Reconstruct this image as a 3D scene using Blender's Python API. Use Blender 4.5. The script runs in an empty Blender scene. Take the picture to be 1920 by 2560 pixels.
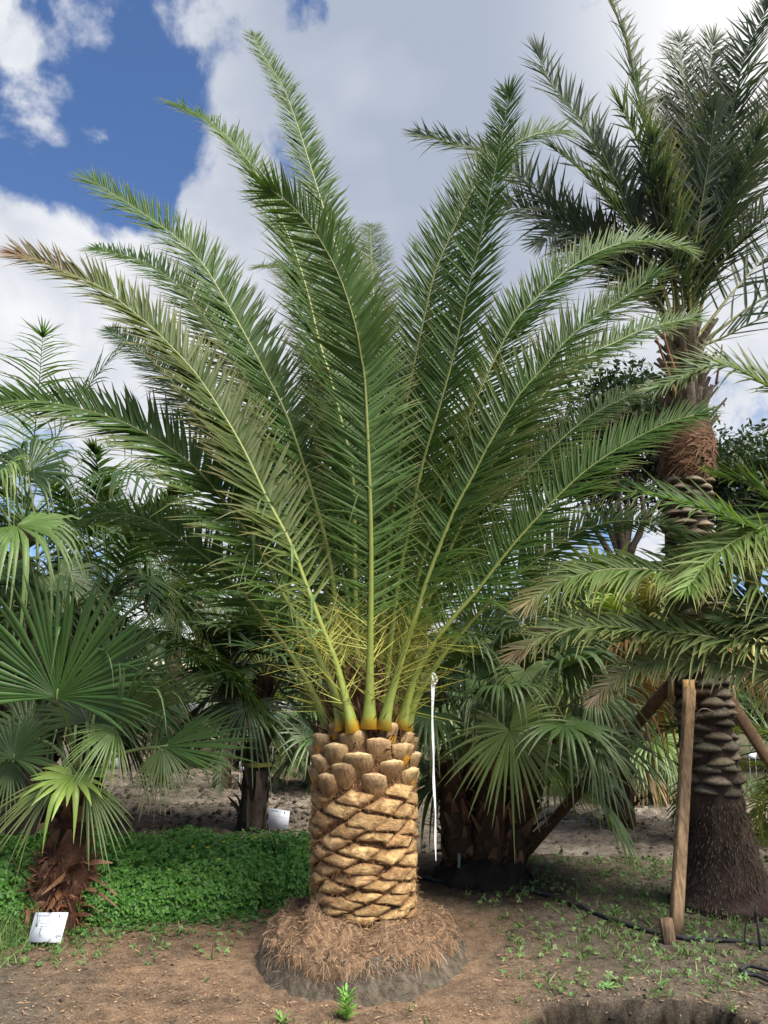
import bpy, math, random
import numpy as np
from mathutils import Vector, noise as mnoise

# ------------------------------------------------------------------ camera, world, sun, exposure
sc = bpy.context.scene
col = sc.collection
EXPOSURE = 1.7
FPX, PITCH, EYE = 1898.0, math.radians(13.05), 1.55          # focal length in pixels of the 1920x2560 picture
cam_d = bpy.data.cameras.new('camera'); cam = bpy.data.objects.new('camera', cam_d); col.objects.link(cam)
cam_d.sensor_fit = 'VERTICAL'; cam_d.sensor_height = 36; cam_d.lens = 36 * FPX / 2560
cam_d.clip_start = 0.05; cam_d.clip_end = 3000
cam.location = (0, 0, EYE); cam.rotation_euler = (math.radians(90) + PITCH, 0, 0)
sc.camera = cam

SUN_EL, SUN_AZ = math.radians(54), math.radians(128)           # azimuth from +Y towards +X
sun_dir = Vector((math.sin(SUN_AZ) * math.cos(SUN_EL), math.cos(SUN_AZ) * math.cos(SUN_EL), math.sin(SUN_EL)))
sl = bpy.data.lights.new('sun', 'SUN'); sl.energy = 4.0; sl.angle = math.radians(42); sl.color = (1, 0.93, 0.79)
so = bpy.data.objects.new('sun', sl); col.objects.link(so); so.rotation_euler = (-sun_dir).to_track_quat('-Z', 'Y').to_euler()

def at(px, py, Y):
    """world point at depth Y that shows at pixel (px, py) of the 1920x2560 picture"""
    xc, yc = (px - 960) / FPX, (1280 - py) / FPX
    dy = math.cos(PITCH) - yc * math.sin(PITCH); dz = math.sin(PITCH) + yc * math.cos(PITCH)
    t = Y / dy
    return np.array([xc * t, Y, EYE + dz * t])
def on_ground(px, py, z=0.0):
    xc, yc = (px - 960) / FPX, (1280 - py) / FPX
    dy = math.cos(PITCH) - yc * math.sin(PITCH); dz = math.sin(PITCH) + yc * math.cos(PITCH)
    t = (z - EYE) / dz
    return np.array([xc * t, dy * t, z])
def sky_dir(px, py):
    xc, yc = (px - 960) / FPX, (1280 - py) / FPX
    v = Vector((xc, math.cos(PITCH) - yc * math.sin(PITCH), math.sin(PITCH) + yc * math.cos(PITCH)))
    return v.normalized()
VW = 1.15732

world = bpy.data.worlds.new('World'); sc.world = world; world.use_nodes = True
def build_world():
    nt = world.node_tree; N = nt.nodes; L = nt.links; N.clear()
    out = N.new('ShaderNodeOutputWorld'); bg = N.new('ShaderNodeBackground'); bg.inputs[1].default_value = 1.0 / 2 ** EXPOSURE
    sky = N.new('ShaderNodeTexSky'); sky.sky_type = 'NISHITA'; sky.sun_disc = False
    sky.sun_elevation = SUN_EL; sky.sun_rotation = SUN_AZ; sky.air_density = 1.0; sky.dust_density = 0.6; sky.ozone_density = 2.5
    skm = N.new('ShaderNodeVectorMath'); skm.operation = 'SCALE'; skm.inputs[3].default_value = 0.10
    L.new(sky.outputs[0], skm.inputs[0])
    tint = N.new('ShaderNodeVectorMath'); tint.operation = 'MULTIPLY'; tint.inputs[1].default_value = SKY_TINT
    L.new(skm.outputs[0], tint.inputs[0])
    tc = N.new('ShaderNodeTexCoord')
    def math_(op, a, b=None, clamp=False):
        m = N.new('ShaderNodeMath'); m.operation = op; m.use_clamp = clamp
        for i, v in enumerate((a, b)):
            if v is None: continue
            if isinstance(v, (int, float)): m.inputs[i].default_value = v
            else: L.new(v, m.inputs[i])
        return m.outputs[0]
    def noise_(scale, detail, rough, dist=0.0, off=(0, 0, 0), stretch=(1, 1, 1)):
        mp = N.new('ShaderNodeMapping'); mp.inputs['Location'].default_value = off; mp.inputs['Scale'].default_value = stretch
        L.new(tc.outputs['Generated'], mp.inputs[0])
        n = N.new('ShaderNodeTexNoise'); n.inputs['Scale'].default_value = scale; n.inputs['Detail'].default_value = detail
        n.inputs['Roughness'].default_value = rough; n.inputs['Distortion'].default_value = dist
        L.new(mp.outputs[0], n.inputs['Vector']); return n.outputs['Fac']
    def warp():
        n = N.new('ShaderNodeTexNoise'); n.inputs['Scale'].default_value = 5; n.inputs['Detail'].default_value = 3
        L.new(tc.outputs['Generated'], n.inputs['Vector'])
        s = N.new('ShaderNodeVectorMath'); s.operation = 'SUBTRACT'; s.inputs[1].default_value = (.5, .5, .5); L.new(n.outputs['Color'], s.inputs[0])
        k = N.new('ShaderNodeVectorMath'); k.operation = 'SCALE'; k.inputs[3].default_value = 0.16; L.new(s.outputs[0], k.inputs[0])
        a = N.new('ShaderNodeVectorMath'); a.operation = 'ADD'; L.new(tc.outputs['Generated'], a.inputs[0]); L.new(k.outputs[0], a.inputs[1])
        return a.outputs[0]
    wv = warp()
    def blob(px, py, r0, r1):
        d = N.new('ShaderNodeVectorMath'); d.operation = 'DISTANCE'; L.new(wv, d.inputs[0]); d.inputs[1].default_value = sky_dir(px, py)
        m = N.new('ShaderNodeMapRange'); m.interpolation_type = 'SMOOTHSTEP'
        m.inputs['From Min'].default_value = r0; m.inputs['From Max'].default_value = r1
        m.inputs['To Min'].default_value = 1; m.inputs['To Max'].default_value = 0
        L.new(d.outputs['Value'], m.inputs[0]); return m.outputs[0]
    dens = math_('ADD', math_('MULTIPLY', noise_(6.5, 6, 0.60, 0.25, SKY_OFF), 1.9), -.36)
    for (px, py, r0, r1, w) in SKY_BLOBS:
        dens = math_('ADD', dens, math_('MULTIPLY', blob(px, py, r0, r1), w))
    mr = N.new('ShaderNodeMapRange'); mr.interpolation_type = 'SMOOTHSTEP'; mr.inputs['From Min'].default_value = 0.50; mr.inputs['From Max'].default_value = 0.80
    L.new(dens, mr.inputs[0]); alpha = mr.outputs[0]
    # deck: thick grey cloud; elsewhere white cumulus
    deck = None
    for (px, py, r0, r1, w) in SKY_DECK:
        b = math_('MULTIPLY', blob(px, py, r0, r1), w); deck = b if deck is None else math_('ADD', deck, b)
    soft = noise_(3.2, 3, 0.55, 0.2, (3.1, 1.7, 0.4))
    deck = math_('MULTIPLY', deck, math_('ADD', math_('MULTIPLY', soft, 2.6), -.42), True)
    shade = noise_(8, 4, 0.6, 0.3, (1.3, 5.2, 2.2))
    cw = N.new('ShaderNodeMix'); cw.data_type = 'RGBA'; cw.inputs[6].default_value = (0.63, 0.67, 0.76, 1); cw.inputs[7].default_value = (0.93, 0.945, 0.97, 1)
    ms = N.new('ShaderNodeMapRange'); ms.inputs['From Min'].default_value = 0.3; ms.inputs['From Max'].default_value = 0.62; L.new(shade, ms.inputs[0]); L.new(ms.outputs[0], cw.inputs[0])
    cg = N.new('ShaderNodeMix'); cg.data_type = 'RGBA'; cg.inputs[7].default_value = (0.44, 0.50, 0.62, 1)
    L.new(deck, cg.inputs[0]); L.new(cw.outputs[2], cg.inputs[6])
    # patch of brighter white cloud at the upper right
    d = N.new('ShaderNodeVectorMath'); d.operation = 'DISTANCE'; L.new(tc.outputs['Generated'], d.inputs[0]); d.inputs[1].default_value = sky_dir(1960, -40)
    g = N.new('ShaderNodeMapRange'); g.interpolation_type = 'SMOOTHSTEP'; g.inputs['From Min'].default_value = 0.02; g.inputs['From Max'].default_value = 0.33
    g.inputs['To Min'].default_value = 1; g.inputs['To Max'].default_value = 0; L.new(d.outputs['Value'], g.inputs[0])
    gm = N.new('ShaderNodeMix'); gm.data_type = 'RGBA'; gm.inputs[7].default_value = (1.15, 1.14, 1.13, 1)
    L.new(math_('POWER', g.outputs[0], 1.3), gm.inputs[0]); L.new(cg.outputs[2], gm.inputs[6])
    mx = N.new('ShaderNodeMix'); mx.data_type = 'RGBA'; L.new(alpha, mx.inputs[0]); L.new(tint.outputs[0], mx.inputs[6]); L.new(gm.outputs[2], mx.inputs[7])
    L.new(mx.outputs[2], bg.inputs[0]); L.new(bg.outputs[0], out.inputs[0])
SKY_TINT = (1.12, 1.34, 1.66)
SKY_OFF = (0.0, 0.0, 0.0)
SKY_BLOBS = [(1330, 320, .30, .46, .42), (300, 200, .08, .34, -.31), (380, 450, .04, .14, -.30), (575, 580, .04, .10, .46), (-70, 500, .02, .12, .36), (60, 700, .05, .14, .44),
             (190, 310, .0, .06, .36), (70, 240, .0, .07, .46), (280, 330, .0, .06, .42), (170, 120, .0, .10, .26), (460, 330, .0, .12, .20), (560, 200, .0, .12, .16), (10, 10, .0, .06, .34), (690, 780, .03, .12, .26), (330, 800, .05, .24, .24), (60, 950, .05, .3, .3),
             (1000, 1250, .12, .55, .20), (770, 880, .0, .06, -.34), (820, 40, .0, .06, -.26), (1750, 650, .05, .35, .16)]
SKY_DECK = [(1150, 330, .14, .42, 1.0)]
build_world()
world.cycles.sampling_method = 'MANUAL'; world.cycles.sample_map_resolution = 256
sc.view_settings.view_transform = 'Standard'; sc.view_settings.look = 'None'; sc.view_settings.gamma = 1
sc.view_settings.use_curve_mapping = False; sc.view_settings.exposure = EXPOSURE
sc.cycles.use_denoising = True
sc.cycles.max_bounces = 5; sc.cycles.diffuse_bounces = 4; sc.cycles.glossy_bounces = 2; sc.cycles.transmission_bounces = 4
sc.cycles.caustics_reflective = False; sc.cycles.caustics_refractive = False

# ------------------------------------------------------------------ helpers
rng = np.random.default_rng(7)
def nrm(v): v = np.asarray(v, float); return v / (np.linalg.norm(v, axis=-1, keepdims=True) + 1e-12)
Z = np.array([0, 0, 1.0])

def make_mesh(name, V, Q=None, C=None, T=None, smooth=True):
    V = np.asarray(V, np.float32).reshape(-1, 3); me = bpy.data.meshes.new(name)
    nq = 0 if Q is None else len(Q); nt = 0 if T is None else len(T)
    idx = []; starts = []; tot = []
    if nq: Q = np.asarray(Q, np.int32); idx.append(Q.ravel()); starts.append(np.arange(nq) * 4); tot.append(np.full(nq, 4))
    if nt: T = np.asarray(T, np.int32); idx.append(T.ravel()); starts.append(nq * 4 + np.arange(nt) * 3); tot.append(np.full(nt, 3))
    idx = np.concatenate(idx); starts = np.concatenate(starts).astype(np.int32)
    me.vertices.add(len(V)); me.vertices.foreach_set('co', V.ravel())
    me.loops.add(len(idx)); me.loops.foreach_set('vertex_index', idx.astype(np.int32))
    me.polygons.add(nq + nt); me.polygons.foreach_set('loop_start', starts)
    if smooth: me.polygons.foreach_set('use_smooth', np.ones(nq + nt, bool))
    if C is not None:
        C = np.asarray(C, np.float32).reshape(-1, C.shape[-1] if hasattr(C, 'shape') else 3)
        if C.shape[1] == 3: C = np.concatenate([C, np.ones((len(C), 1), np.float32)], 1)
        a = me.color_attributes.new('Col', 'FLOAT_COLOR', 'POINT'); a.data.foreach_set('color', C.ravel().astype(np.float32))
    me.update(calc_edges=True); me.validate(); return me
def obj(name, me, mat=None, parent=None, **props):
    o = bpy.data.objects.new(name, me); col.objects.link(o)
    if mat is not None: me.materials.append(mat)
    if parent is not None: o.parent = parent
    for k, v in props.items(): o[k] = v
    return o
def thing(name, label, cat, loc=(0, 0, 0), group=None):
    o = bpy.data.objects.new(name, None); col.objects.link(o); o.location = loc; o.empty_display_size = .2
    o['label'] = label; o['category'] = cat
    if group: o['group'] = group
    return o
def setloc(o, root):       # parts are modelled in world space: undo the root's offset
    o.location = -Vector(root.location); return o

class MB:
    def __init__(s): s.V = []; s.Q = []; s.T = []; s.C = []; s.n = 0
    def add(s, V, Q=None, C=None, T=None):
        V = np.asarray(V, float).reshape(-1, 3)
        if Q is not None and len(Q): s.Q.append(np.asarray(Q) + s.n)
        if T is not None and len(T): s.T.append(np.asarray(T) + s.n)
        C = np.array([.5, .5, .5]) if C is None else np.asarray(C, float)
        if C.ndim == 1: C = np.tile(C[:3], (len(V), 1))
        s.V.append(V); s.C.append(C.reshape(-1, C.shape[-1])[:, :3]); s.n += len(V); return s
    def mesh(s, name, smooth=True):
        return make_mesh(name, np.concatenate(s.V), np.concatenate(s.Q) if s.Q else None, np.concatenate(s.C), np.concatenate(s.T) if s.T else None, smooth)
    def build(s, name, mat, parent=None, smooth=True, **props):
        o = obj(name, s.mesh(name, smooth), mat, parent, **props)
        if parent is not None: setloc(o, parent_root(parent))
        if parent is not None and parent.type != 'EMPTY': o.location = (0, 0, 0)
        return o
def parent_root(p):
    return p

def box_geo(c, s, R=None, bev=0.0):
    c = np.asarray(c, float); h = np.asarray(s, float) / 2
    P = np.array([[x, y, z] for z in (-1, 1) for y in (-1, 1) for x in (-1, 1)], float) * h
    if R is not None: P = P @ np.asarray(R).T
    Q = [[0, 2, 3, 1], [4, 5, 7, 6], [0, 1, 5, 4], [2, 6, 7, 3], [0, 4, 6, 2], [1, 3, 7, 5]]
    return P + c, Q
def beam_geo(a, b, w, h, up=(0, 0, 1), ends=None, sub=1, bev=.12):
    """a bevelled timber from a to b"""
    a = np.asarray(a, float); b = np.asarray(b, float); d = nrm(b - a); u = nrm(np.asarray(up, float) - d * np.dot(up, d)); s = np.cross(d, u)
    k = bev
    prof = np.array([[-1 + k, -1], [1 - k, -1], [1, -1 + k], [1, 1 - k], [1 - k, 1], [-1 + k, 1], [-1, 1 - k], [-1, -1 + k]]) * [w / 2, h / 2]
    V = []; n = sub + 1
    for i in range(n):
        p = a + (b - a) * i / sub
        V.append(p + prof[:, :1] * s + prof[:, 1:] * u)
    V = np.concatenate(V); Q = []
    for i in range(sub):
        for j in range(8): Q.append([i * 8 + j, i * 8 + (j + 1) % 8, i * 8 + 8 + (j + 1) % 8, i * 8 + 8 + j])
    e = (n - 1) * 8
    Q += [[0, 3, 2, 1], [0, 5, 4, 3], [0, 7, 6, 5], [e, e + 1, e + 2, e + 3], [e, e + 3, e + 4, e + 5], [e, e + 5, e + 6, e + 7]]
    return V, Q
def spline(P, n):
    P = np.asarray(P, float); P = np.concatenate([[2 * P[0] - P[1]], P, [2 * P[-1] - P[-2]]])
    seg = np.linalg.norm(np.diff(P[1:-1], axis=0), axis=1); cum = np.concatenate([[0], np.cumsum(seg)]); out = []
    for s in np.linspace(0, cum[-1], n):
        i = min(np.searchsorted(cum, s, 'right') - 1, len(seg) - 1); t = (s - cum[i]) / max(seg[i], 1e-9)
        p0, p1, p2, p3 = P[i], P[i + 1], P[i + 2], P[i + 3]
        out.append(.5 * (2 * p1 + (p2 - p0) * t + (2 * p0 - 5 * p1 + 4 * p2 - p3) * t * t + (3 * p1 - p0 - 3 * p2 + p3) * t ** 3))
    return np.array(out)
def tube_geo(P, r, sides=6, ref=None, flat=1.0, cap=True):
    P = np.asarray(P, float); n = len(P); r = np.broadcast_to(np.asarray(r, float), (n,))
    T = nrm(np.gradient(P, axis=0)); ref = np.array([.31, .17, .9]) if ref is None else np.asarray(ref, float)
    ref = np.broadcast_to(ref, (n, 3))
    A = nrm(ref - T * np.sum(ref * T, 1, keepdims=True)); B = np.cross(T, A)
    th = np.arange(sides) * 2 * math.pi / sides
    V = (P[:, None] + r[:, None, None] * (np.cos(th)[None, :, None] * A[:, None] + flat * np.sin(th)[None, :, None] * B[:, None])).reshape(-1, 3)
    Q = [[i * sides + j, i * sides + (j + 1) % sides, (i + 1) * sides + (j + 1) % sides, (i + 1) * sides + j] for i in range(n - 1) for j in range(sides)]
    T3 = []
    if cap:
        V = np.concatenate([V, P[:1], P[-1:]]); k = n * sides
        T3 = [[k, (j + 1) % sides, j] for j in range(sides)] + [[k + 1, (n - 1) * sides + j, (n - 1) * sides + (j + 1) % sides] for j in range(sides)]
    return V, Q, T3
def jitter(c, amt=.12, n=None):
    c = np.asarray(c, float)
    return np.clip(c * (1 + rng.normal(0, amt, (n or 1, 1)) + rng.normal(0, amt * .16, (n or 1, 3))), .002, 1)

# ------------------------------------------------------------------ materials
def mat(name, base=None, rough=.7, spec=.3, trans=0.0, bump=0.0, bscale=40, var=0.0, vscale=8, stretch=(1, 1, 1), vcol=True, sheen=0, c2=None, fine=0):
    m = bpy.data.materials.new(name); m.use_nodes = True; nt = m.node_tree; N = nt.nodes; L = nt.links
    p = N['Principled BSDF']; out = N['Material Output']
    p.inputs['Roughness'].default_value = rough; p.inputs['Specular IOR Level'].default_value = spec
    tc = N.new('ShaderNodeTexCoord'); mp = N.new('ShaderNodeMapping'); mp.inputs['Scale'].default_value = stretch; L.new(tc.outputs['Object'], mp.inputs[0])
    if vcol:
        a = N.new('ShaderNodeAttribute'); a.attribute_name = 'Col'; src = a.outputs['Color']
    else:
        r = N.new('ShaderNodeRGB'); r.outputs[0].default_value = (*base, 1); src = r.outputs[0]
    if c2 is not None:
        n = N.new('ShaderNodeTexNoise'); n.inputs['Scale'].default_value = vscale; n.inputs['Detail'].default_value = 8; n.inputs['Roughness'].default_value = .65; L.new(mp.outputs[0], n.inputs['Vector'])
        cr = N.new('ShaderNodeMapRange'); cr.inputs['From Min'].default_value = .42; cr.inputs['From Max'].default_value = .62; L.new(n.outputs['Fac'], cr.inputs[0])
        mx = N.new('ShaderNodeMix'); mx.data_type = 'RGBA'; L.new(cr.outputs[0], mx.inputs[0]); L.new(src, mx.inputs[6]); mx.inputs[7].default_value = (*c2, 1); src = mx.outputs[2]
    if var:
        n = N.new('ShaderNodeTexNoise'); n.inputs['Scale'].default_value = vscale * 2.3; n.inputs['Detail'].default_value = 6; n.inputs['Roughness'].default_value = .7; L.new(mp.outputs[0], n.inputs['Vector'])
        mr = N.new('ShaderNodeMapRange'); mr.inputs['From Min'].default_value = .25; mr.inputs['From Max'].default_value = .75
        mr.inputs['To Min'].default_value = 1 - var; mr.inputs['To Max'].default_value = 1 + var; L.new(n.outputs['Fac'], mr.inputs[0])
        v = N.new('ShaderNodeVectorMath'); v.operation = 'SCALE'; L.new(src, v.inputs[0]); L.new(mr.outputs[0], v.inputs[3]); src = v.outputs[0]
    L.new(src, p.inputs['Base Color'])
    if bump:
        n = N.new('ShaderNodeTexNoise'); n.inputs['Scale'].default_value = bscale; n.inputs['Detail'].default_value = 7; n.inputs['Roughness'].default_value = .7; L.new(mp.outputs[0], n.inputs['Vector'])
        b = N.new('ShaderNodeBump'); b.inputs['Strength'].default_value = bump; b.inputs['Distance'].default_value = .02; L.new(n.outputs['Fac'], b.inputs['Height']); L.new(b.outputs[0], p.inputs['Normal'])
    if trans:
        t = N.new('ShaderNodeBsdfTranslucent'); g = N.new('ShaderNodeVectorMath'); g.operation = 'MULTIPLY'; g.inputs[1].default_value = (1.5, 1.45, .6); L.new(src, g.inputs[0]); L.new(g.outputs[0], t.inputs[0])
        ms = N.new('ShaderNodeMixShader'); ms.inputs[0].default_value = trans; L.new(p.outputs[0], ms.inputs[1]); L.new(t.outputs[0], ms.inputs[2]); L.new(ms.outputs[0], out.inputs[0])
    return m
M = {
    'leaf': mat('palm_leaflet', rough=.5, spec=.22, trans=.38, var=.10, vscale=5),
    'fan': mat('fan_leaf', rough=.42, spec=.4, trans=.20, var=.10, vscale=6),
    'rachis': mat('leaf_stalk', rough=.45, spec=.4, var=.15, vscale=9, bump=.1, bscale=60),
    'spine': mat('spine', rough=.5, spec=.3, trans=.1),
    'fibre': mat('palm_fibre', rough=.95, spec=.1, var=.35, vscale=14, bump=.9, bscale=55, stretch=(1, 1, .35)),
    'boot': mat('shaved_leaf_base', rough=.92, spec=.08, var=.5, vscale=12, bump=1.0, bscale=48, stretch=(1, 1, 1.6), c2=(.25, .145, .070)),
    'stub': mat('cut_leaf_stub', rough=.82, spec=.15, var=.42, vscale=18, bump=.8, bscale=60, stretch=(1, 1, .4)),
    'bark': mat('dark_bark', rough=.95, spec=.1, var=.35, vscale=12, bump=1.0, bscale=45, stretch=(1, 1, .5)),
    'soil': mat('loose_soil', rough=1, spec=.05, var=.4, vscale=10, bump=1, bscale=50),
    'wood': mat('sawn_timber', rough=.88, spec=.1, var=.42, vscale=5, bump=.5, bscale=30, stretch=(9, 9, .6), c2=(.17, .115, .075)),
    'plain': mat('painted_part', rough=.5, spec=.4, var=.06, vscale=3),
    'white': mat('sign_plastic', base=(.52, .55, .64), rough=.45, spec=.4, vcol=False),
    'ink': mat('sign_ink', base=(.16, .17, .22), rough=.6, vcol=False),
    'rubber': mat('black_rubber', rough=.75, spec=.25, var=.25, vscale=14, bump=.2),
    'herb': mat('herb_leaf', rough=.5, spec=.35, trans=.22, var=.12, vscale=9),
    'ribbon': mat('ribbon', base=(.80, .84, .92), rough=.5, spec=.3, trans=.3, vcol=False),
    'straw': mat('straw', rough=.9, spec=.1),
}

def ground_material():
    m = bpy.data.materials.new('ground_soil'); m.use_nodes = True; nt = m.node_tree; N = nt.nodes; L = nt.links; p = N['Principled BSDF']
    p.inputs['Roughness'].default_value = .97; p.inputs['Specular IOR Level'].default_value = .08
    a = N.new('ShaderNodeAttribute'); a.attribute_name = 'Col'
    g = N.new('ShaderNodeNewGeometry')
    def nz(s, d=8, r=.65):
        n = N.new('ShaderNodeTexNoise'); n.inputs['Scale'].default_value = s; n.inputs['Detail'].default_value = d; n.inputs['Roughness'].default_value = r; L.new(g.outputs['Position'], n.inputs['Vector']); return n.outputs['Fac']
    def rng_(f, a0, a1, b0, b1):
        r = N.new('ShaderNodeMapRange'); r.inputs['From Min'].default_value = a0; r.inputs['From Max'].default_value = a1; r.inputs['To Min'].default_value = b0; r.inputs['To Max'].default_value = b1; L.new(f, r.inputs[0]); return r.outputs[0]
    def mul(c, f):
        v = N.new('ShaderNodeVectorMath'); v.operation = 'SCALE'; L.new(c, v.inputs[0]); L.new(f, v.inputs[3]); return v.outputs[0]
    def am(f):
        q = N.new('ShaderNodeMath'); q.operation = 'MULTIPLY'; L.new(f, q.inputs[0]); L.new(a.outputs['Alpha'], q.inputs[1]); return q.outputs[0]
    c = a.outputs['Color']
    mx = N.new('ShaderNodeMix'); mx.data_type = 'RGBA'; L.new(am(rng_(nz(2.6), .45, .62, 0, .55)), mx.inputs[0]); L.new(c, mx.inputs[6]); mx.inputs[7].default_value = (.085, .07, .058, 1); c = mx.outputs[2]
    mx = N.new('ShaderNodeMix'); mx.data_type = 'RGBA'; L.new(am(rng_(nz(38, 6, .75), .56, .72, 0, .75)), mx.inputs[0]); L.new(c, mx.inputs[6]); mx.inputs[7].default_value = (.27, .185, .115, 1); c = mx.outputs[2]
    c = mul(c, rng_(nz(11), .25, .75, .45, 1.55)); c = mul(c, rng_(nz(75, 5, .75), .25, .75, .35, 1.65))
    L.new(c, p.inputs['Base Color'])
    b = N.new('ShaderNodeBump'); b.inputs['Strength'].default_value = 1; b.inputs['Distance'].default_value = .05; L.new(nz(40, 9, .8), b.inputs['Height']); L.new(b.outputs[0], p.inputs['Normal'])
    return m
M['ground'] = ground_material()
def road_material():
    m = bpy.data.materials.new('road_dirt'); m.use_nodes = True; nt = m.node_tree; N = nt.nodes; L = nt.links; p = N['Principled BSDF']
    p.inputs['Roughness'].default_value = .95; p.inputs['Specular IOR Level'].default_value = .1
    a = N.new('ShaderNodeAttribute'); a.attribute_name = 'Col'; g = N.new('ShaderNodeNewGeometry')
    mp = N.new('ShaderNodeMapping'); mp.inputs['Scale'].default_value = (.45, 1.6, 1); L.new(g.outputs['Position'], mp.inputs[0])
    c = a.outputs['Color']
    for s, lo, hi in ((2.2, .5, 1.5), (9, .5, 1.45), (40, .65, 1.35)):
        n = N.new('ShaderNodeTexNoise'); n.inputs['Scale'].default_value = s; n.inputs['Detail'].default_value = 8; n.inputs['Roughness'].default_value = .65; L.new(mp.outputs[0], n.inputs['Vector'])
        r = N.new('ShaderNodeMapRange'); r.inputs['From Min'].default_value = .28; r.inputs['From Max'].default_value = .72; r.inputs['To Min'].default_value = lo; r.inputs['To Max'].default_value = hi; L.new(n.outputs['Fac'], r.inputs[0])
        v = N.new('ShaderNodeVectorMath'); v.operation = 'SCALE'; L.new(c, v.inputs[0]); L.new(r.outputs[0], v.inputs[3]); c = v.outputs[0]
    L.new(c, p.inputs['Base Color'])
    n = N.new('ShaderNodeTexNoise'); n.inputs['Scale'].default_value = 22; n.inputs['Detail'].default_value = 9; n.inputs['Roughness'].default_value = .7; L.new(g.outputs['Position'], n.inputs['Vector'])
    b = N.new('ShaderNodeBump'); b.inputs['Strength'].default_value = .8; b.inputs['Distance'].default_value = .03; L.new(n.outputs['Fac'], b.inputs['Height']); L.new(b.outputs[0], p.inputs['Normal'])
    return m
M['road'] = road_material()

# ------------------------------------------------------------------ ground and dirt road
PALM = np.array([-0.125, 5.08, 0])
PIT = np.array([1.22, 4.06])
def fbm(x, y, s, o=4):
    v = 0; a = .5
    for k in range(o): v += a * mnoise.noise((x * s, y * s, 3.7 * k)); s *= 2.1; a *= .5
    return v
def road_edges(x):
    near = 8.15 - .10 * x + .25 * fbm(x, 0, .5); far = 12.9 - .30 * x + .4 * fbm(x, 9, .4)
    if x < -1: far += (-1 - x) * .9
    return near, max(far, near + 2)
def pit_d(x, y):
    return ((x - PIT[0]) / .40) ** 2 + ((y - PIT[1]) / .19) ** 2 + 1.3 * fbm(x, y, 3.2) + .9 * fbm(x, y, 9, 2)
def gz(x, y):
    z = .020 * fbm(x, y, 1.1) + .020 * fbm(x, y, 5, 3) + .022 * fbm(x, y, 11, 2)
    d = pit_d(x, y) if abs(x - PIT[0]) < 1.2 and abs(y - PIT[1]) < .7 else 9
    if d < 1.6: z -= .34 * min(1, max(0, 1.35 - d) / .8)
    if 1.25 <= d < 2.4: z += .03 * (1 - abs(d - 1.8) / .6) if abs(d - 1.8) < .6 else 0
    n, f = road_edges(x)
    if n - .3 < y < f + .3: z -= .07 * min(1, min(y - n + .3, f + .3 - y) / .4)
    return z
def axis_coords(lo, hi, dlo, dhi, step, grow=1.13):
    a = list(np.arange(dlo, dhi + 1e-6, step)); s = step; v = dhi
    while v < hi: s *= grow; v += s; a.append(v)
    s = step; v = dlo; b = []
    while v > lo: s *= grow; v -= s; b.append(v)
    return np.array(b[::-1] + a)
def build_ground():
    X = axis_coords(-500, 500, -2.6, 3.0, .035); Yc = axis_coords(-60, 900, 3.3, 8.3, .035)
    nx, ny = len(X), len(Yc); V = np.zeros((ny, nx, 3)); C = np.ones((ny, nx, 4))
    litter = np.array([.255, .172, .116]); grey = np.array([.155, .130, .103]); dark = np.array([.019, .016, .013]); sand = np.array([.20, .165, .13]); green = np.array([.07, .085, .035])
    for j, y in enumerate(Yc):
        for i, x in enumerate(X):
            near = -4 < x < 4.5 and 2 < y < 10
            V[j, i] = (x, y, gz(x, y) if near else (.02 * mnoise.noise((x * .3, y * .3, 0)) if y < 80 else 0) - (.06 if road_edges(max(-30, min(30, x)))[0] - .3 < y < road_edges(max(-30, min(30, x)))[1] + .3 and abs(x) < 31 else 0))
            w = fbm(x, y, .8)
            k = min(1, max(0, (x - .55 + .9 * w) / .8)) * min(1, max(0, (y - 3.2) / .6)) ; k = max(k, min(1, max(0, (-1.5 - x + .8 * w) / .6)) * min(1, max(0, (5.2 - y) / .5)))
            c = litter * (1 - k) + grey * k
            if near:
                d = pit_d(x, y)
                c = c + (dark - c) * min(1, max(0, (1.75 - d) / .5)) * .96
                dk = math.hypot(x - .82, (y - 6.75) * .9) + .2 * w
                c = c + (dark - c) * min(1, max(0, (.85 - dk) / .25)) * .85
            if y > 7: c = c + (sand - c) * min(1, (y - 7) / 1.2) * (.7 if x > .2 else .4)
            n, f = road_edges(max(-30, min(30, x)))
            if y > f: c = c + (np.array([.075, .078, .045]) - c) * min(1, (y - f) / 1.0) * .85
            C[j, i, :3] = c
            if near: C[j, i, 3] = 1 - min(1, max(0, (1.7 - d) / .4))
    idx = np.arange(nx * ny).reshape(ny, nx)
    Q = np.stack([idx[:-1, :-1], idx[:-1, 1:], idx[1:, 1:], idx[1:, :-1]], -1).reshape(-1, 4)
    obj('ground', make_mesh('ground', V, Q, C.reshape(-1, 4)), M['ground'], kind='structure')
build_ground()
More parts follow.
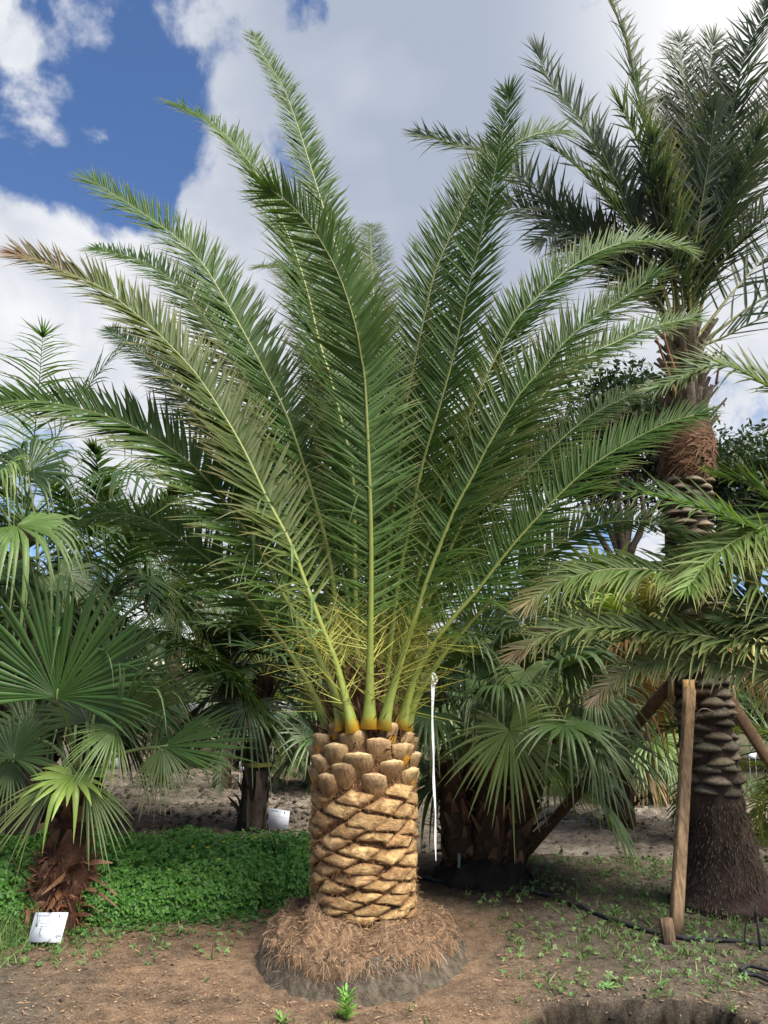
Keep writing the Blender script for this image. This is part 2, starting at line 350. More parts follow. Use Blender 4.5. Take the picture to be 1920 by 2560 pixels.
def build_road():
    X = axis_coords(-30, 30, -4.5, 5.5, .035, 1.12); nv = 150; V = []; C = []
    base = np.array([.175, .150, .128]); wet = np.array([.078, .064, .053]); pale = np.array([.27, .235, .195])
    for i, x in enumerate(X):
        n, f = road_edges(x)
        for j in range(nv):
            t = j / (nv - 1); y = n + (f - n) * t; w = fbm(x, y * 2, .7)
            edge = min(1, t / .06, (1 - t) / .06)
            tracks = 0; u = y - n + .15 * math.sin(x * .5) + .3 * fbm(x, 0, .3)
            for c0, wd in ((.75, .28), (1.5, .3), (2.55, .28), (3.35, .3), (4.4, .3), (5.6, .35), (7.2, .4)):
                tracks = max(tracks, math.exp(-((u - c0) / wd) ** 4))
            lug = math.sin(x * 26 + 9 * abs(u * 1.6 % 1 - .5) + 4 * w) * (.5 + fbm(x, y, 3))
            z = -.05 + .066 * edge + .05 * fbm(x, y, 2.4) + .05 * fbm(x, y, 8, 3) + .03 * fbm(x, y, 15, 2) - .03 * tracks + .035 * tracks * lug
            if x < -1: z += .03 * abs(fbm(x, y, 5)) * min(1, (-1 - x) / 1)
            c = base + (wet - base) * min(1, max(0, tracks * (.45 + .4 * lug) + 1.1 * w)) + (pale - base) * min(1, max(0, 1.6 * fbm(x + 40, y * 2.2, .5)))
            if x < -.6: c = c + (np.array([.13, .105, .085]) - c) * min(1, (-.6 - x) / .6) * (.75 if t < .4 else .35)
            V.append((x, y, z)); C.append(np.clip(c, .03, .5))
    nx = len(X); idx = np.arange(nx * nv).reshape(nx, nv)
    Q = np.stack([idx[:-1, :-1], idx[1:, :-1], idx[1:, 1:], idx[:-1, 1:]], -1).reshape(-1, 4)
    rd = obj('dirt_road', make_mesh('dirt_road', V, Q, np.array(C)), M['road'], kind='structure')
    V = np.array(V); ok = np.where((abs(V[:, 0] - .2) < 5.5) & (np.array([fbm(p[0], p[1] * 1.7, 1.1) for p in V]) > -.05))[0]; k = 9000; i = ok[rng.integers(0, len(ok), k)]; P = V[i] + rng.normal(0, .03, (k, 3)) * [1, 1, 0]
    r = (.006 + .034 * rng.random(k) ** 3) * np.where(P[:, 0] < -.5, 1.35, .8); off = np.array([[1, 0, 0], [-1, 0, 0], [0, 1, 0], [0, -1, 0], [0, 0, .7], [0, 0, -.7]])
    W = P[:, None] + off[None] * (r[:, None, None] * rng.uniform(.5, 1.5, (k, 6, 1))); T = np.array([[0, 2, 4], [2, 1, 4], [1, 3, 4], [3, 0, 4], [2, 0, 5], [1, 2, 5], [3, 1, 5], [0, 3, 5]]); T = (T[None] + (np.arange(k) * 6)[:, None, None]).reshape(-1, 3)
    MB().add(W.reshape(-1, 3), None, np.repeat(jitter((.105, .088, .073), .3, k), 6, 0), T).build('churned_clods', M['soil'], rd, smooth=False, kind='stuff')
build_road()

# ------------------------------------------------------------------ palm frond and fan-leaf builders
ST = np.array([0, .10, .38, .72, 1.0]); WP = np.array([.45, 1, .95, .55, .04])
def leaf_template(S):
    q = []
    for i in range(S - 1):
        a = i * 3; q += [[a, a + 1, a + 4, a + 3], [a + 1, a + 2, a + 5, a + 4]]
    return np.array(q)
def leaflets(base, d, n, L, W, droop, fold, c0, c1, bend=None, st=ST, wp=WP, tipc=None):
    """strips: base (k,3), direction d, face normal n, length L, width W -> V (k,S*3,3), C"""
    k = len(base); S = len(st); d = nrm(d); n = nrm(n - d * np.sum(n * d, 1, keepdims=True)); w = np.cross(d, n)
    L = L[:, None, None]; s = st[None, :, None]
    P = base[:, None] + d[:, None] * L * s
    P = P - Z[None, None] * (droop[:, None, None] * L * s ** 2)
    if bend is not None: P = P + n[:, None] * bend[:, None, None] * L * s ** 2
    hw = (W[:, None] * wp[None])[:, :, None] * .5
    Vl = P - w[:, None] * hw + n[:, None] * hw * fold; Vr = P + w[:, None] * hw + n[:, None] * hw * fold
    V = np.stack([Vl, P, Vr], 2).reshape(k, S * 3, 3)
    c = c0[:, None] + (c1 - c0)[:, None] * (s ** 1.5)
    if tipc is not None: c = c + (tipc[:, None] - c) * np.clip((s - .9) / .1, 0, 1) * .45
    C = np.repeat(c[:, :, None], 3, 2).reshape(k, S * 3, 3)
    return V, C
def pack(V, C, mb=None):
    mb = mb or MB(); k, m = V.shape[:2]; q = leaf_template(m // 3)
    Q = (q[None] + (np.arange(k) * m)[:, None, None]).reshape(-1, 4)
    mb.add(V.reshape(-1, 3), Q, C.reshape(-1, 3)); return mb
def frame(P, r, roll):
    T = nrm(np.gradient(P, axis=0)); S = nrm(np.cross(nrm(r), Z)); S = np.broadcast_to(S, T.shape)
    S = nrm(S - T * np.sum(S * T, 1, keepdims=True)); N = np.cross(S, T)
    roll = np.broadcast_to(roll, (len(P),))[:, None]
    S2 = S * np.cos(roll) + N * np.sin(roll); N2 = N * np.cos(roll) - S * np.sin(roll)
    return T, S2, N2
def frond_leaflets(P, r, roll, Lmax, W, spacing, s0, lift=.35, a0=62, a1=34, droop=.06, green=(.045, .085, .030), tipg=None, brown=0.0, browncol=(.20, .13, .07), prof=None, messy=1.0, fold=.45, lowthin=True):
    ln = np.linalg.norm(np.diff(P, axis=0), axis=1).sum(); T, S, N = frame(P, r, roll); m = len(P)
    n_ = int(ln * (1 - s0) / spacing); Vs = []; Cs = []; green = np.array(green) * [1.18, 1.14, .98]; tipg = None if tipg is None else np.array(tipg) * [1.1, 1.08, 1]
    for side in (-1, 1):
        n = n_
        s = s0 + (1 - s0) * (np.arange(n) + rng.uniform(-.3, .3, n)) / n; s = np.clip(s, 0, .998); s = s[rng.random(n) > .04 * messy]; n = len(s)
        if lowthin: keep = rng.random(n) < np.clip(.24 + (s - s0) / .42, 0, 1); s = s[keep]
        k = len(s); f = s * (m - 1); i = np.minimum(f.astype(int), m - 2); t = (f - i)[:, None]
        p = P[i] * (1 - t) + P[i + 1] * t; tt = nrm(T[i] * (1 - t) + T[i + 1] * t); ss = nrm(S[i] * (1 - t) + S[i + 1] * t); nn = nrm(N[i] * (1 - t) + N[i + 1] * t)
        u = (s - s0) / (1 - s0)
        al = np.radians(a0 + (a1 - a0) * u ** .8 + rng.normal(0, 5 * messy, k)); la = lift + rng.normal(0, .13 * messy, k)
        d = tt * np.cos(al)[:, None] + side * ss * (np.sin(al) * np.cos(la))[:, None] + nn * (np.sin(al) * np.sin(la))[:, None]
        L = Lmax * np.minimum(1, .62 + u / .20 * .38) * (1 - .50 * np.clip((u - .40) / .60, 0, 1) ** 1.5) * rng.normal(1, .05, k)
        ww = W * (.5 + .5 * np.minimum(1, u / .24)) * (1 - .4 * np.clip((u - .6) / .4, 0, 1)) * rng.normal(1, .08, k)
        face = nn * np.cos(la)[:, None] - side * ss * np.sin(la)[:, None] + rng.normal(0, .12 * messy, (k, 3))
        c0 = jitter(green, .13, k); c1 = jitter(tipg if tipg is not None else np.array(green) * [1.25, 1.1, .9], .14, k)
        lo = np.clip(1 - u / .26, 0, 1)[:, None] * .8; c0 = c0 + (jitter(np.array(green) * [1.9, 1.65, 1.35], .14, k) - c0) * lo; c1 = c1 + (jitter(np.array(green) * [2.0, 1.7, 1.4], .14, k) - c1) * lo
        if brown:
            bw = np.clip((u - (1 - brown)) / .18 + rng.normal(0, .25, k), 0, 1)[:, None]; bc = jitter(browncol, .2, k); c0 = c0 + (bc - c0) * bw * .75; c1 = c1 + (bc - c1) * np.clip(bw * 1.4, 0, 1)
        odd = rng.random(k) < .035 * messy
        dr = np.abs(rng.normal(droop, .05 * messy, k)) + odd * rng.uniform(.2, .6, k) + (u < .22) * (rng.random(k) < .35) * rng.uniform(0, .45, k)
        tip = jitter((.30, .22, .12), .2, k)
        V, C = leaflets(p, d, face, L, ww, dr, np.full((k, 1, 1), fold), c0, c1, rng.normal(0, .04, k), tipc=tip); Vs.append(V); Cs.append(C)
    k = 12; sp_ = np.linspace(-1, 1, k); d = T[-1] * np.cos(sp_ * .55)[:, None] + S[-1] * np.sin(sp_ * .55)[:, None] + N[-1] * rng.normal(.05, .08, (k, 1))       # the tip ends in a small fan
    p = P[-1] - T[-1] * np.abs(sp_)[:, None] * .05; V, C = leaflets(p, d, np.tile(N[-1], (k, 1)) + rng.normal(0, .15, (k, 3)), Lmax * .5 * (1 - .1 * rng.random(k)), np.full(k, W * .7), np.abs(rng.normal(.04, .04, k)), np.full((k, 1, 1), fold), jitter(browncol if brown else green, .13, k), jitter(browncol if brown else green * np.array([1.2, 1.1, .9]), .13, k), tipc=jitter((.30, .22, .12), .2, k)); Vs.append(V); Cs.append(C)
    return np.concatenate(Vs), np.concatenate(Cs)
def rachis_geo(P, r0, r1, base=.0, cbase=None, clow=(.155, .195, .035), chigh=(.12, .14, .035), ref=None, flat=1.0):
    m = len(P); s = np.linspace(0, 1, m); ln = np.linalg.norm(np.diff(P, axis=0), axis=1).sum()
    rad = r1 + (r0 - r1) * (1 - s) ** 1.5 + base * np.exp(-s * ln / .14)
    V, Q, T3 = tube_geo(P, rad, 8, ref, flat)
    c = np.asarray(clow) + (np.asarray(chigh) - np.asarray(clow)) * np.clip(s * 1.6, 0, 1)[:, None]
    if cbase is not None:
        pass
    C = np.repeat(c, 8, 0)
    if cbase is not None: k = np.clip(1 - (np.repeat(s * ln, 8) - .03 - rng.normal(0, .018, 8 * m)) / .03, 0, 1)[:, None] * rng.uniform(.55, 1, (8 * m, 1)); C = C + (np.asarray(cbase) - C) * k
    C = np.concatenate([C, c[:1], c[-1:]]); return V, Q, C, T3
def fan_geo(hub, axis, normal, R, span=300, n=46, fused=.45, droop=.25, cup=.1, green=(.035, .085, .025), tipg=None, wid=1.0, fold=.35, sag=0.0, tipdry=.5, ragged=.11):
    axis = nrm(axis); green = np.array(green) * [1.5, 1.32, .95]; tipg = None if tipg is None else np.array(tipg) * [1.2, 1.12, 1]
    normal = nrm(np.asarray(normal, float) - axis * np.dot(normal, axis)); B = np.cross(normal, axis)
    ph = np.radians(np.linspace(-span / 2, span / 2, n)) + rng.normal(0, .022, n); dphi = math.radians(span) / (n - 1)
    st = np.array([.02, fused * .5, fused, fused + (1 - fused) * .25, fused + (1 - fused) * .5, fused + (1 - fused) * .78, 1.0]); S = len(st)
    Li = R * (1 - .30 * (np.abs(ph) / math.radians(max(span, 1) / 2)) ** 2.2) * rng.normal(1, ragged, n)
    d = np.cos(ph)[:, None] * axis + np.sin(ph)[:, None] * B
    w = -np.sin(ph)[:, None] * axis + np.cos(ph)[:, None] * B
    s = st[None, :, None]; L = Li[:, None, None]
    P = hub + d[:, None] * L * s + normal * (cup * R * (np.sin(ph)[:, None, None] ** 2) * s * s) 
    P = P + normal * (rng.normal(0, .05, n)[:, None, None] * R * s ** 2)
    fr = np.clip((s - fused * .8) / (1 - fused * .8), 0, 1)
    dr = (droop * rng.normal(1, .3, n) + (rng.random(n) < .06) * rng.uniform(.2, .7, n))[:, None, None]
    P = P - Z * (dr * L * fr ** 1.7) - Z * (sag * L * s ** 2)
    P = P - d[:, None] * (np.clip(dr, 0, 1.2) * .32 * L * fr ** 2)
    half = R * st * math.tan(dphi / 2) * 1.02
    hw = np.where(st <= fused + 1e-6, half, R * fused * math.tan(dphi / 2) * np.clip(1 - ((st - fused) / (1 - fused)) ** 1.3, .03, 1)) * wid
    sgn = 1.0
    Vl = P - w[:, None] * hw[None, :, None]; Vr = P + w[:, None] * hw[None, :, None]
    Pm = P + normal * (hw[None, :, None] * fold * 1.6)
    V = np.stack([Vl, Pm, Vr], 2).reshape(n, S * 3, 3)
    c0 = jitter(green, .10, n); c1 = jitter(tipg if tipg is not None else np.array(green) * [1.5, 1.25, 1.0], .13, n)
    c = c0[:, None] + (c1 - c0)[:, None] * np.clip(s, 0, 1) ** 1.2
    c = c + (jitter((.32, .25, .13), .2, n)[:, None] - c) * np.clip((s - .9) / .1, 0, 1) * tipdry
    C = np.repeat(c[:, :, None], 3, 2).reshape(n, S * 3, 3)
    return V, C

# ------------------------------------------------------------------ the big date palm in the middle
root = thing('date_palm', 'large date palm with pineapple-cut tan trunk and wide green crown, centre of the picture', 'palm tree', tuple(PALM))
R0, ZB, ZT = .322, .10, 1.25
def trunk_r(z): 
    return R0 * (1 + .03 * math.sin((z - .3) * 2.6)) * (1 - .16 * max(0, (z - 1.12) / .15) ** 2 if z > 1.12 else 1)
def build_main_trunk():
    zs = np.linspace(.05, 1.34, 40); P = np.array([[PALM[0], PALM[1], z] for z in zs]); rr = np.array([trunk_r(z) - .026 for z in zs]); rr[-4:] *= [.95, .85, .7, .5]
    V, Q, T3 = tube_geo(P, rr, 48, (1, 0, 0)); C = jitter((.115, .062, .032), .2, len(V))
    tr = MB().add(V, Q, C, T3).build('trunk', M['fibre'], root)
    ga = math.radians(137.508); k = 0; z = .16; zlist = []
    while z < 1.285:
        dz = .0060 + .0034 * min(1, max(0, (z - .3) / .6)); zlist.append((k, z, dz)); z += dz; k += 1
    for k, z, dz in zlist:
        th = k * ga; r = trunk_r(z)
        def wrap(a): return (a + math.pi) % (2 * math.pi) - math.pi
        a = np.array([wrap(5 * ga), 5 * dz]); b = np.array([wrap(8 * ga), 8 * dz])
        th += rng.normal(0, .035); zz = z + rng.normal(0, .007)
        er = np.array([math.cos(th), math.sin(th), 0])
        if er[1] > .75: continue                        # never seen: the far side
        if z < .945:
            g = np.array([-1, -.87, -.62, 0, .62, .87, 1]); n = 7; V = []; C = []
            gap = rng.uniform(.88, 1.0); h = rng.uniform(-.002, .009); tilt = rng.normal(0, .009)
            tan = jitter((.53, .365, .180), .11)[0] if rng.random() > .2 else jitter((.40, .265, .135), .14)[0]
            if z < .35: tan = tan * .88
            edge = jitter((.22, .122, .058), .15)[0]
            wob = rng.normal(0, .09, 4)
            for v in g:
                for u in g:
                    uu = u * gap * (1 + wob[0] * v + wob[1]); vv = v * gap * (1 + wob[2] * u + wob[3])
                    o = a * (uu / 2) + b * (vv / 2) + np.array([.07 * fbm(uu * 1.3 + k * 3.1, vv * 1.3, 1), .022 * fbm(uu * 1.3, vv * 1.3 + k * 2.3, 1)]); m = max(abs(u), abs(v))
                    ang = th + o[0]; zp = zz + o[1]
                    lip = .5 * (u + v)                # up is +
                    rad = trunk_r(zp) - .026 + (h + .026) * (1 - .8 * m ** 9) - .007 * lip * (1 - m ** 3) + tilt * u + .006 * fbm(ang * 2, zp * 6, 4) + rng.normal(0, .0024)
                    V.append((PALM[0] + rad * math.cos(ang), PALM[1] + rad * math.sin(ang), zp + .004 * math.sin(7 * u)))
                    e = min(1, max(0, (m - .60 + .25 * fbm(ang * 3, zp * 9, 5)) / .40)) ** 1.2; C.append(tan * (1 + .14 * rng.normal()) * (1 - e) + edge * e)
            idx = np.arange(n * n).reshape(n, n); Q = np.stack([idx[:-1, :-1], idx[:-1, 1:], idx[1:, 1:], idx[1:, :-1]], -1).reshape(-1, 4)
            MB().add(V, Q, np.clip(np.array(C), .02, .8)).build('leaf_scar', M['boot'], tr)
        else:
            f = min(1, (z - .945) / .2); nu, nv = 9, 6; V = []; C = []
            wd = rng.uniform(.084, .108) / r; hh = rng.uniform(.118, .148); out = rng.uniform(.012, .028) + .016 * f; slant = rng.normal(0, .18); off = rng.normal(0, .05)
            brown = jitter((.190, .110, .048), .15)[0]; greyb = jitter((.275, .188, .102), .15)[0]; cut = jitter((.46, .33, .19), .2)[0]; orange = np.array([.60, .30, .02])
            fresh = rng.random() < (.45 if f > .3 else .12); px_ = rng.uniform(-.35, .35)
            ridge = rng.uniform(-.3, .3)
            for v in range(nv):
                t = v / (nv - 1); prof = np.interp(t, [0, .3, .65, 1], [.30, .74, 1.0, .93])
                for q in range(nu):
                    u = q / (nu - 1) * 2 - 1; bul = (1 - abs(u) ** 4.5)
                    rad = r - .020 + (out + .020) * (t ** .8) * bul + .012 * bul * (1 - abs(u - ridge)) * t - (.16 * max(0, z + hh * (t - .5) - 1.16)) + rng.normal(0, .0016)
                    a_ = th + (u + off * t) * wd * prof; zp = zz + hh * (t - .55) + slant * u * .03 * t - .005 * abs(u) ** 4 * t + .006 * fbm(u * 2 + k, t, 2)
                    V.append((PALM[0] + rad * math.cos(a_), PALM[1] + rad * math.sin(a_), zp))
                    c = brown + (greyb - brown) * min(1, max(0, t * 1.3 - .25 + .35 * rng.normal() * .4)); c = c * (1 + .12 * rng.normal())
                    if fresh and abs(u - px_) < .42 and t < .45: c = c + (orange - c) * (.9 if t > .05 else .6)
                    C.append(c)
            top = np.array(V[-nu:]); inn = []
            for k_, dz_, cc in ((.35, .008, cut), (.75, .015, cut * .95), (1.0, .010, cut * .7)):
                for q in range(nu):
                    p = top[q]; e_ = np.array([PALM[0], PALM[1], 0]) - p; e_[2] = 0; e_ = nrm(e_)
                    u = q / (nu - 1) * 2 - 1; V.append(tuple(p + e_ * (.055 * k_ * (1 - .5 * abs(u))) + [0, 0, dz_ * (1 - abs(u)) + rng.normal(0, .0015)])); C.append(cc * (1 + .1 * rng.normal()))
            nr_ = nv + 3; idx = np.arange(nr_ * nu).reshape(nr_, nu); Q = np.stack([idx[:-1, :-1], idx[:-1, 1:], idx[1:, 1:], idx[1:, :-1]], -1).reshape(-1, 4)
            MB().add(V, Q, np.clip(np.array(C), .02, .8)).build('leaf_stub', M['stub'], tr, smooth=False)
    # hairy fibre in the joints and on the outline
    k = 6500; th = rng.uniform(math.pi * .9, 2.1 * math.pi, k); z = rng.uniform(.2, 1.2, k); rr = np.array([trunk_r(q) for q in z]) - rng.uniform(.0, .028, k)
    b = np.stack([PALM[0] + rr * np.cos(th), PALM[1] + rr * np.sin(th), z], 1); er = np.stack([np.cos(th), np.sin(th), 0 * th], 1)
    d = er * .5 + rng.normal(0, .7, (k, 3)); V, C = leaflets(b, d, rng.normal(0, 1, (k, 3)), rng.uniform(.010, .045, k), np.full(k, .002), rng.uniform(0, .5, k), np.zeros((k, 1, 1)), jitter((.22, .12, .06), .3, k), jitter((.30, .18, .09), .3, k), st=np.array([0, .5, 1]), wp=np.array([1, .8, .3]))
    pack(V, C).build('trunk_fibre', M['straw'], tr, kind='stuff')
    # brown heart of dry fibre between the stalks
    mb = MB(); k = 1500; th = rng.uniform(0, 2 * math.pi, k); r = rng.uniform(.05, .26, k); z = 1.16 + rng.random(k) ** 1.3 * .50
    r = r * (1.15 - .5 * (z - 1.18)); b = np.stack([PALM[0] + r * np.cos(th), PALM[1] + r * np.sin(th), z], 1)
    d = np.stack([np.cos(th) * .3, np.sin(th) * .3, np.ones(k)], 1) + rng.normal(0, .35, (k, 3))
    V, C = leaflets(b, d, np.stack([np.cos(th), np.sin(th), 0 * th], 1) + rng.normal(0, .4, (k, 3)), rng.uniform(.06, .24, k), rng.uniform(.004, .020, k), rng.uniform(0, .7, k), np.full((k, 1, 1), .3), jitter((.085, .045, .027), .35, k), jitter((.16, .095, .06), .35, k)); pack(V, C, mb)
    V, Q, T3 = tube_geo([[PALM[0], PALM[1], q] for q in np.linspace(1.12, 1.62, 8)], [.25, .24, .21, .18, .15, .11, .07, .02], 14); mb.add(V, Q, jitter((.05, .026, .016), .2, len(V)), T3)
    mb.build('crown_fibre', M['straw'], root, kind='stuff')
build_main_trunk()

FR = [  # name hint, picks along the stalk from base to tip (in a 1659-wide view of the picture), depth of base, depth of tip, options
 ('A', [(797,1575),(801,1300),(800,1100),(789,840),(779,768),(767,703),(735,603),(690,517),(640,455),(585,410)], 4.80, 4.30, dict(L=.44, r=(-.12, -1, 0), roll=-.2)),
 ('B', [(776,1565),(768,1300),(762,1030),(742,930),(712,810),(690,740),(664,630),(632,530),(600,460),(575,412),(545,360),(505,310),(450,262),(388,232)], 5.05, 5.35, dict(L=.42, roll=.7)),
 ('C', [(800,1560),(806,1200),(802,900),(775,720),(740,580),(705,470),(680,390),(655,310),(635,250),(610,185),(575,130),(549,82)], 5.30, 5.9, dict(L=.32, r=(-.5, .8, 0), roll=.3)),
 ('D', [(752,1570),(735,1400),(710,1200),(670,1050),(620,900),(570,800),(530,725),(505,680),(475,630),(445,580),(415,545),(370,505),(325,472),(280,442),(235,413),(204,394)], 5.00, 5.0, dict(L=.42)),
 ('E', [(750,1570),(730,1450),(700,1250),(650,1050),(590,920),(520,800),(460,710),(430,670),(400,632),(360,597),(320,570),(280,555),(240,545),(208,538)], 5.25, 5.9, dict(L=.36)),
 ('F', [(764,1582),(745,1504),(723,1424),(694,1351),(664,1271),(628,1176),(577,1078),(525,969),(475,884),(420,804),(365,744),(320,700),(280,668),(240,635),(200,610),(150,590),(100,568),(45,552)], 4.80, 4.45, dict(L=.40, brown=.16, green=(.055,.086,.029), tipg=(.088,.108,.040), W=.028, browncol=(.17,.115,.085))),
 ('G', [(740,1577),(723,1497),(690,1428),(657,1358),(617,1293),(580,1224),(545,1164),(510,1119),(470,1064),(425,1014),(375,974),(320,939),(250,906),(165,881),(75,866),(0,869),(-70,885)], 4.88, 4.55, dict(L=.42, W=.027)),
 ('H', [(715,1580),(680,1504),(650,1449),(615,1394),(575,1341),(540,1299),(500,1256),(450,1209),(410,1179),(365,1149),(320,1124),(270,1110),(225,1108),(192,1120)], 5.05, 5.15, dict(L=.34)),
 ('I', [(785,1560),(760,1300),(745,1000),(720,850),(685,715),(662,640),(645,602),(620,582),(590,573),(560,577)], 5.4, 6.9, dict(L=.36, W=.018, green=(.055,.085,.055))),
 ('J', [(802,1560),(808,1200),(814,900),(810,720),(805,600),(801,530),(800,490)], 5.4, 7.0, dict(L=.40, r=(0, 1, 0), W=.018, green=(.055,.090,.050))),
 ('K', [(815,1560),(828,1300),(850,1100),(866,950),(884,840),(904,740),(922,660),(939,590),(964,530),(994,465),(1019,415),(1044,380),(1072,346),(1105,316),(1140,296),(1180,284),(1212,284)], 5.2, 5.5, dict(L=.42, roll=1.15)),
 ('K2', [(824,1560),(842,1400),(862,1250),(887,1128),(901,1059),(916,994),(945,895),(965,825),(982,760),(1000,675),(1020,590),(1035,530),(1050,460),(1065,390),(1080,320),(1092,250),(1099,200)], 5.0, 4.9, dict(L=.38, roll=1.1)),
 ('L', [(842,1560),(872,1380),(910,1220),(950,1080),(990,960),(1030,860),(1069,775),(1109,700),(1149,655),(1189,615),(1229,580),(1279,550),(1329,529),(1379,520),(1429,522),(1475,534)], 5.15, 5.5, dict(L=.40)),
 ('M', [(828,1577),(839,1522),(868,1424),(898,1333),(919,1263),(949,1183),(985,1096),(1019,1034),(1049,974),(1089,904),(1129,844),(1179,789),(1219,741),(1260,704),(1304,672),(1354,640),(1405,600)], 4.80, 4.75, dict(L=.43, tipg=(.085,.105,.032))),
 ('O', [(846,1560),(870,1460),(920,1310),(985,1160),(1060,1010),(1130,905),(1200,825),(1264,770),(1329,740),(1379,716),(1429,701),(1500,686)], 5.25, 5.6, dict(L=.36)),
 ('P', [(864,1575),(894,1469),(929,1404),(979,1334),(1029,1279),(1079,1214),(1129,1154),(1179,1099),(1224,1054),(1269,1014),(1319,979),(1379,944),(1440,914),(1512,893)], 4.95, 4.85, dict(L=.36)),
 ('Q', [(874,1580),(890,1530),(919,1474),(959,1414),(1009,1354),(1059,1299),(1109,1249),(1154,1214),(1204,1179),(1254,1149),(1304,1131),(1354,1125),(1404,1128),(1456,1143)], 5.05, 5.2, dict(L=.30)),
 ('R', [(838,1560),(880,1430),(950,1280),(1040,1130),(1120,1035),(1209,952),(1254,914),(1299,884),(1366,852)], 5.3, 6.0, dict(L=.32)),
 ('S', [(745,1560),(700,1330),(640,1170),(560,1060),(470,940),(400,860),(350,800),(300,755),(240,715)], 5.3, 6.5, dict(L=.36, green=(.03,.06,.03))),
 # inner and rear fronds that fill the middle of the crown
 ('f1', [(790,1555),(770,1250),(735,1000),(700,850),(670,760)], 5.35, 6.6, dict(L=.40)),
 ('f2', [(815,1555),(850,1250),(880,1000),(905,850),(940,720)], 5.35, 6.8, dict(L=.40)),
 ('f3', [(772,1555),(730,1320),(670,1130),(600,1010),(520,930)], 5.3, 6.6, dict(L=.38)),
 ('f4', [(835,1555),(900,1300),(970,1130),(1050,1000),(1150,900)], 5.3, 6.7, dict(L=.38)),
 ('f5', [(805,1555),(820,1330),(835,1120),(845,950),(850,800)], 5.2, 5.9, dict(L=.40)),
 ('f6', [(785,1555),(765,1370),(735,1220),(700,1100),(650,960)], 5.15, 5.6, dict(L=.38)),
 ('f7', [(822,1555),(855,1380),(900,1220),(950,1100),(1010,960)], 5.2, 5.7, dict(L=.38)),
 ('f8', [(760,1560),(715,1400),(650,1270),(570,1180),(480,1120)], 5.3, 6.3, dict(L=.34)),
 ('f9', [(840,1560),(900,1400),(985,1270),(1080,1180),(1180,1120)], 5.3, 6.3, dict(L=.34)),
]
def picks(P, y0, y1, pw=1.6, wide=VW):
    n = len(P); return np.array([at(p[0] * wide, p[1] * wide, y0 + (y1 - y0) * (i / (n - 1)) ** pw) for i, p in enumerate(P)])
def auto_roll(r, amt=.98):
    r = nrm(r); S = np.cross(r, Z); return amt * abs(r[0]) * (1 if S[1] > 0 else -1)
def build_main_fronds():
    single = []
    for (nm, P, y0, y1, o) in FR:
        pts = spline(picks(P, y0, y1), 44); r = pts[-1] - pts[0]; r[2] = 0
        if np.linalg.norm(r) < .25: r = pts[0] - PALM; r[2] = 0
        if 'r' in o: r = np.array(o['r'], float)
        amt = o.get('roll'); roll = auto_roll(r) if amt is None else auto_roll(r, 1) * 0 + amt * (1 if np.cross(nrm(r), Z)[1] > 0 else -1)
        T, S, N = frame(pts, r, roll)
        V, Q, C, T3 = rachis_geo(pts, .024, .0035, .036, (.55, .27, .015), ref=S, flat=.72)
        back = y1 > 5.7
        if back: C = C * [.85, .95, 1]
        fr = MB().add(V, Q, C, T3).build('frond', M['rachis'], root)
        ln = np.linalg.norm(np.diff(pts, axis=0), axis=1).sum(); s0 = min(.26, .56 / ln)
        kw = dict(Lmax=o['L'] * 1.07, W=o.get('W', .0205) * .88, spacing=.0132, s0=s0, lift=.20, a0=62, a1=40, messy=1.05, droop=.05, green=o.get('green', (.041, .088, .024)), tipg=o.get('tipg'), brown=o.get('brown', 0), browncol=o.get('browncol', (.2, .13, .07)))
        V, C = frond_leaflets(pts, r, roll, **kw)
        # spines below the leaflets
        k = 40; s = rng.uniform(.04, s0 + .03, k); f = s * 43; i = f.astype(int); p = pts[i] + (pts[i + 1] - pts[i]) * (f - i)[:, None]; side = np.where(rng.random(k) < .5, -1, 1)[:, None]
        al = np.radians(rng.uniform(35, 85, k))[:, None]; la = rng.uniform(-.5, 1.1, k)[:, None]
        d = T[i] * np.cos(al) + side * S[i] * np.sin(al) * np.cos(la) + N[i] * np.sin(al) * np.sin(la)
        SV, SC = leaflets(p, d, N[i], rng.uniform(.12, .40, k), np.full(k, .0062), np.zeros(k), np.full((k, 1, 1), .8), jitter((.29, .32, .07), .2, k), jitter((.38, .34, .08), .2, k), wp=np.array([1, .9, .8, .5, .1]))
        pack(SV, SC).build('spine_cluster', M['spine'], fr, kind='stuff')
        if not back and nm[0] != 'f' and nm not in 'BCKIJ':
            W2 = V[:, 12] - V[:, 0]; a = np.hypot(W2[:, 0], W2[:, 2]) * np.linalg.norm(V[:, 6] - V[:, 8], axis=1)
            for j in range(len(V)): single.append((a[j], fr, V[j], C[j]))
            fr_pend.append((fr, V, C, len(single) - len(V)))
        else:
            pack(V, C).build('foliage', M['leaf'], fr, kind='stuff')
    order = np.argsort([-s[0] for s in single])[:300]; chosen = set(order.tolist()); q = leaf_template(5)
    for fr, V, C, off in fr_pend:
        rest = [j for j in range(len(V)) if off + j not in chosen]
        pack(V[rest], C[rest]).build('foliage', M['leaf'], fr, kind='stuff')
        for j in range(len(V)):
            if off + j in chosen:
                o = obj('leaflet', make_mesh('leaflet', V[j], q, C[j]), M['leaf'], fr)
fr_pend = []
build_main_fronds()
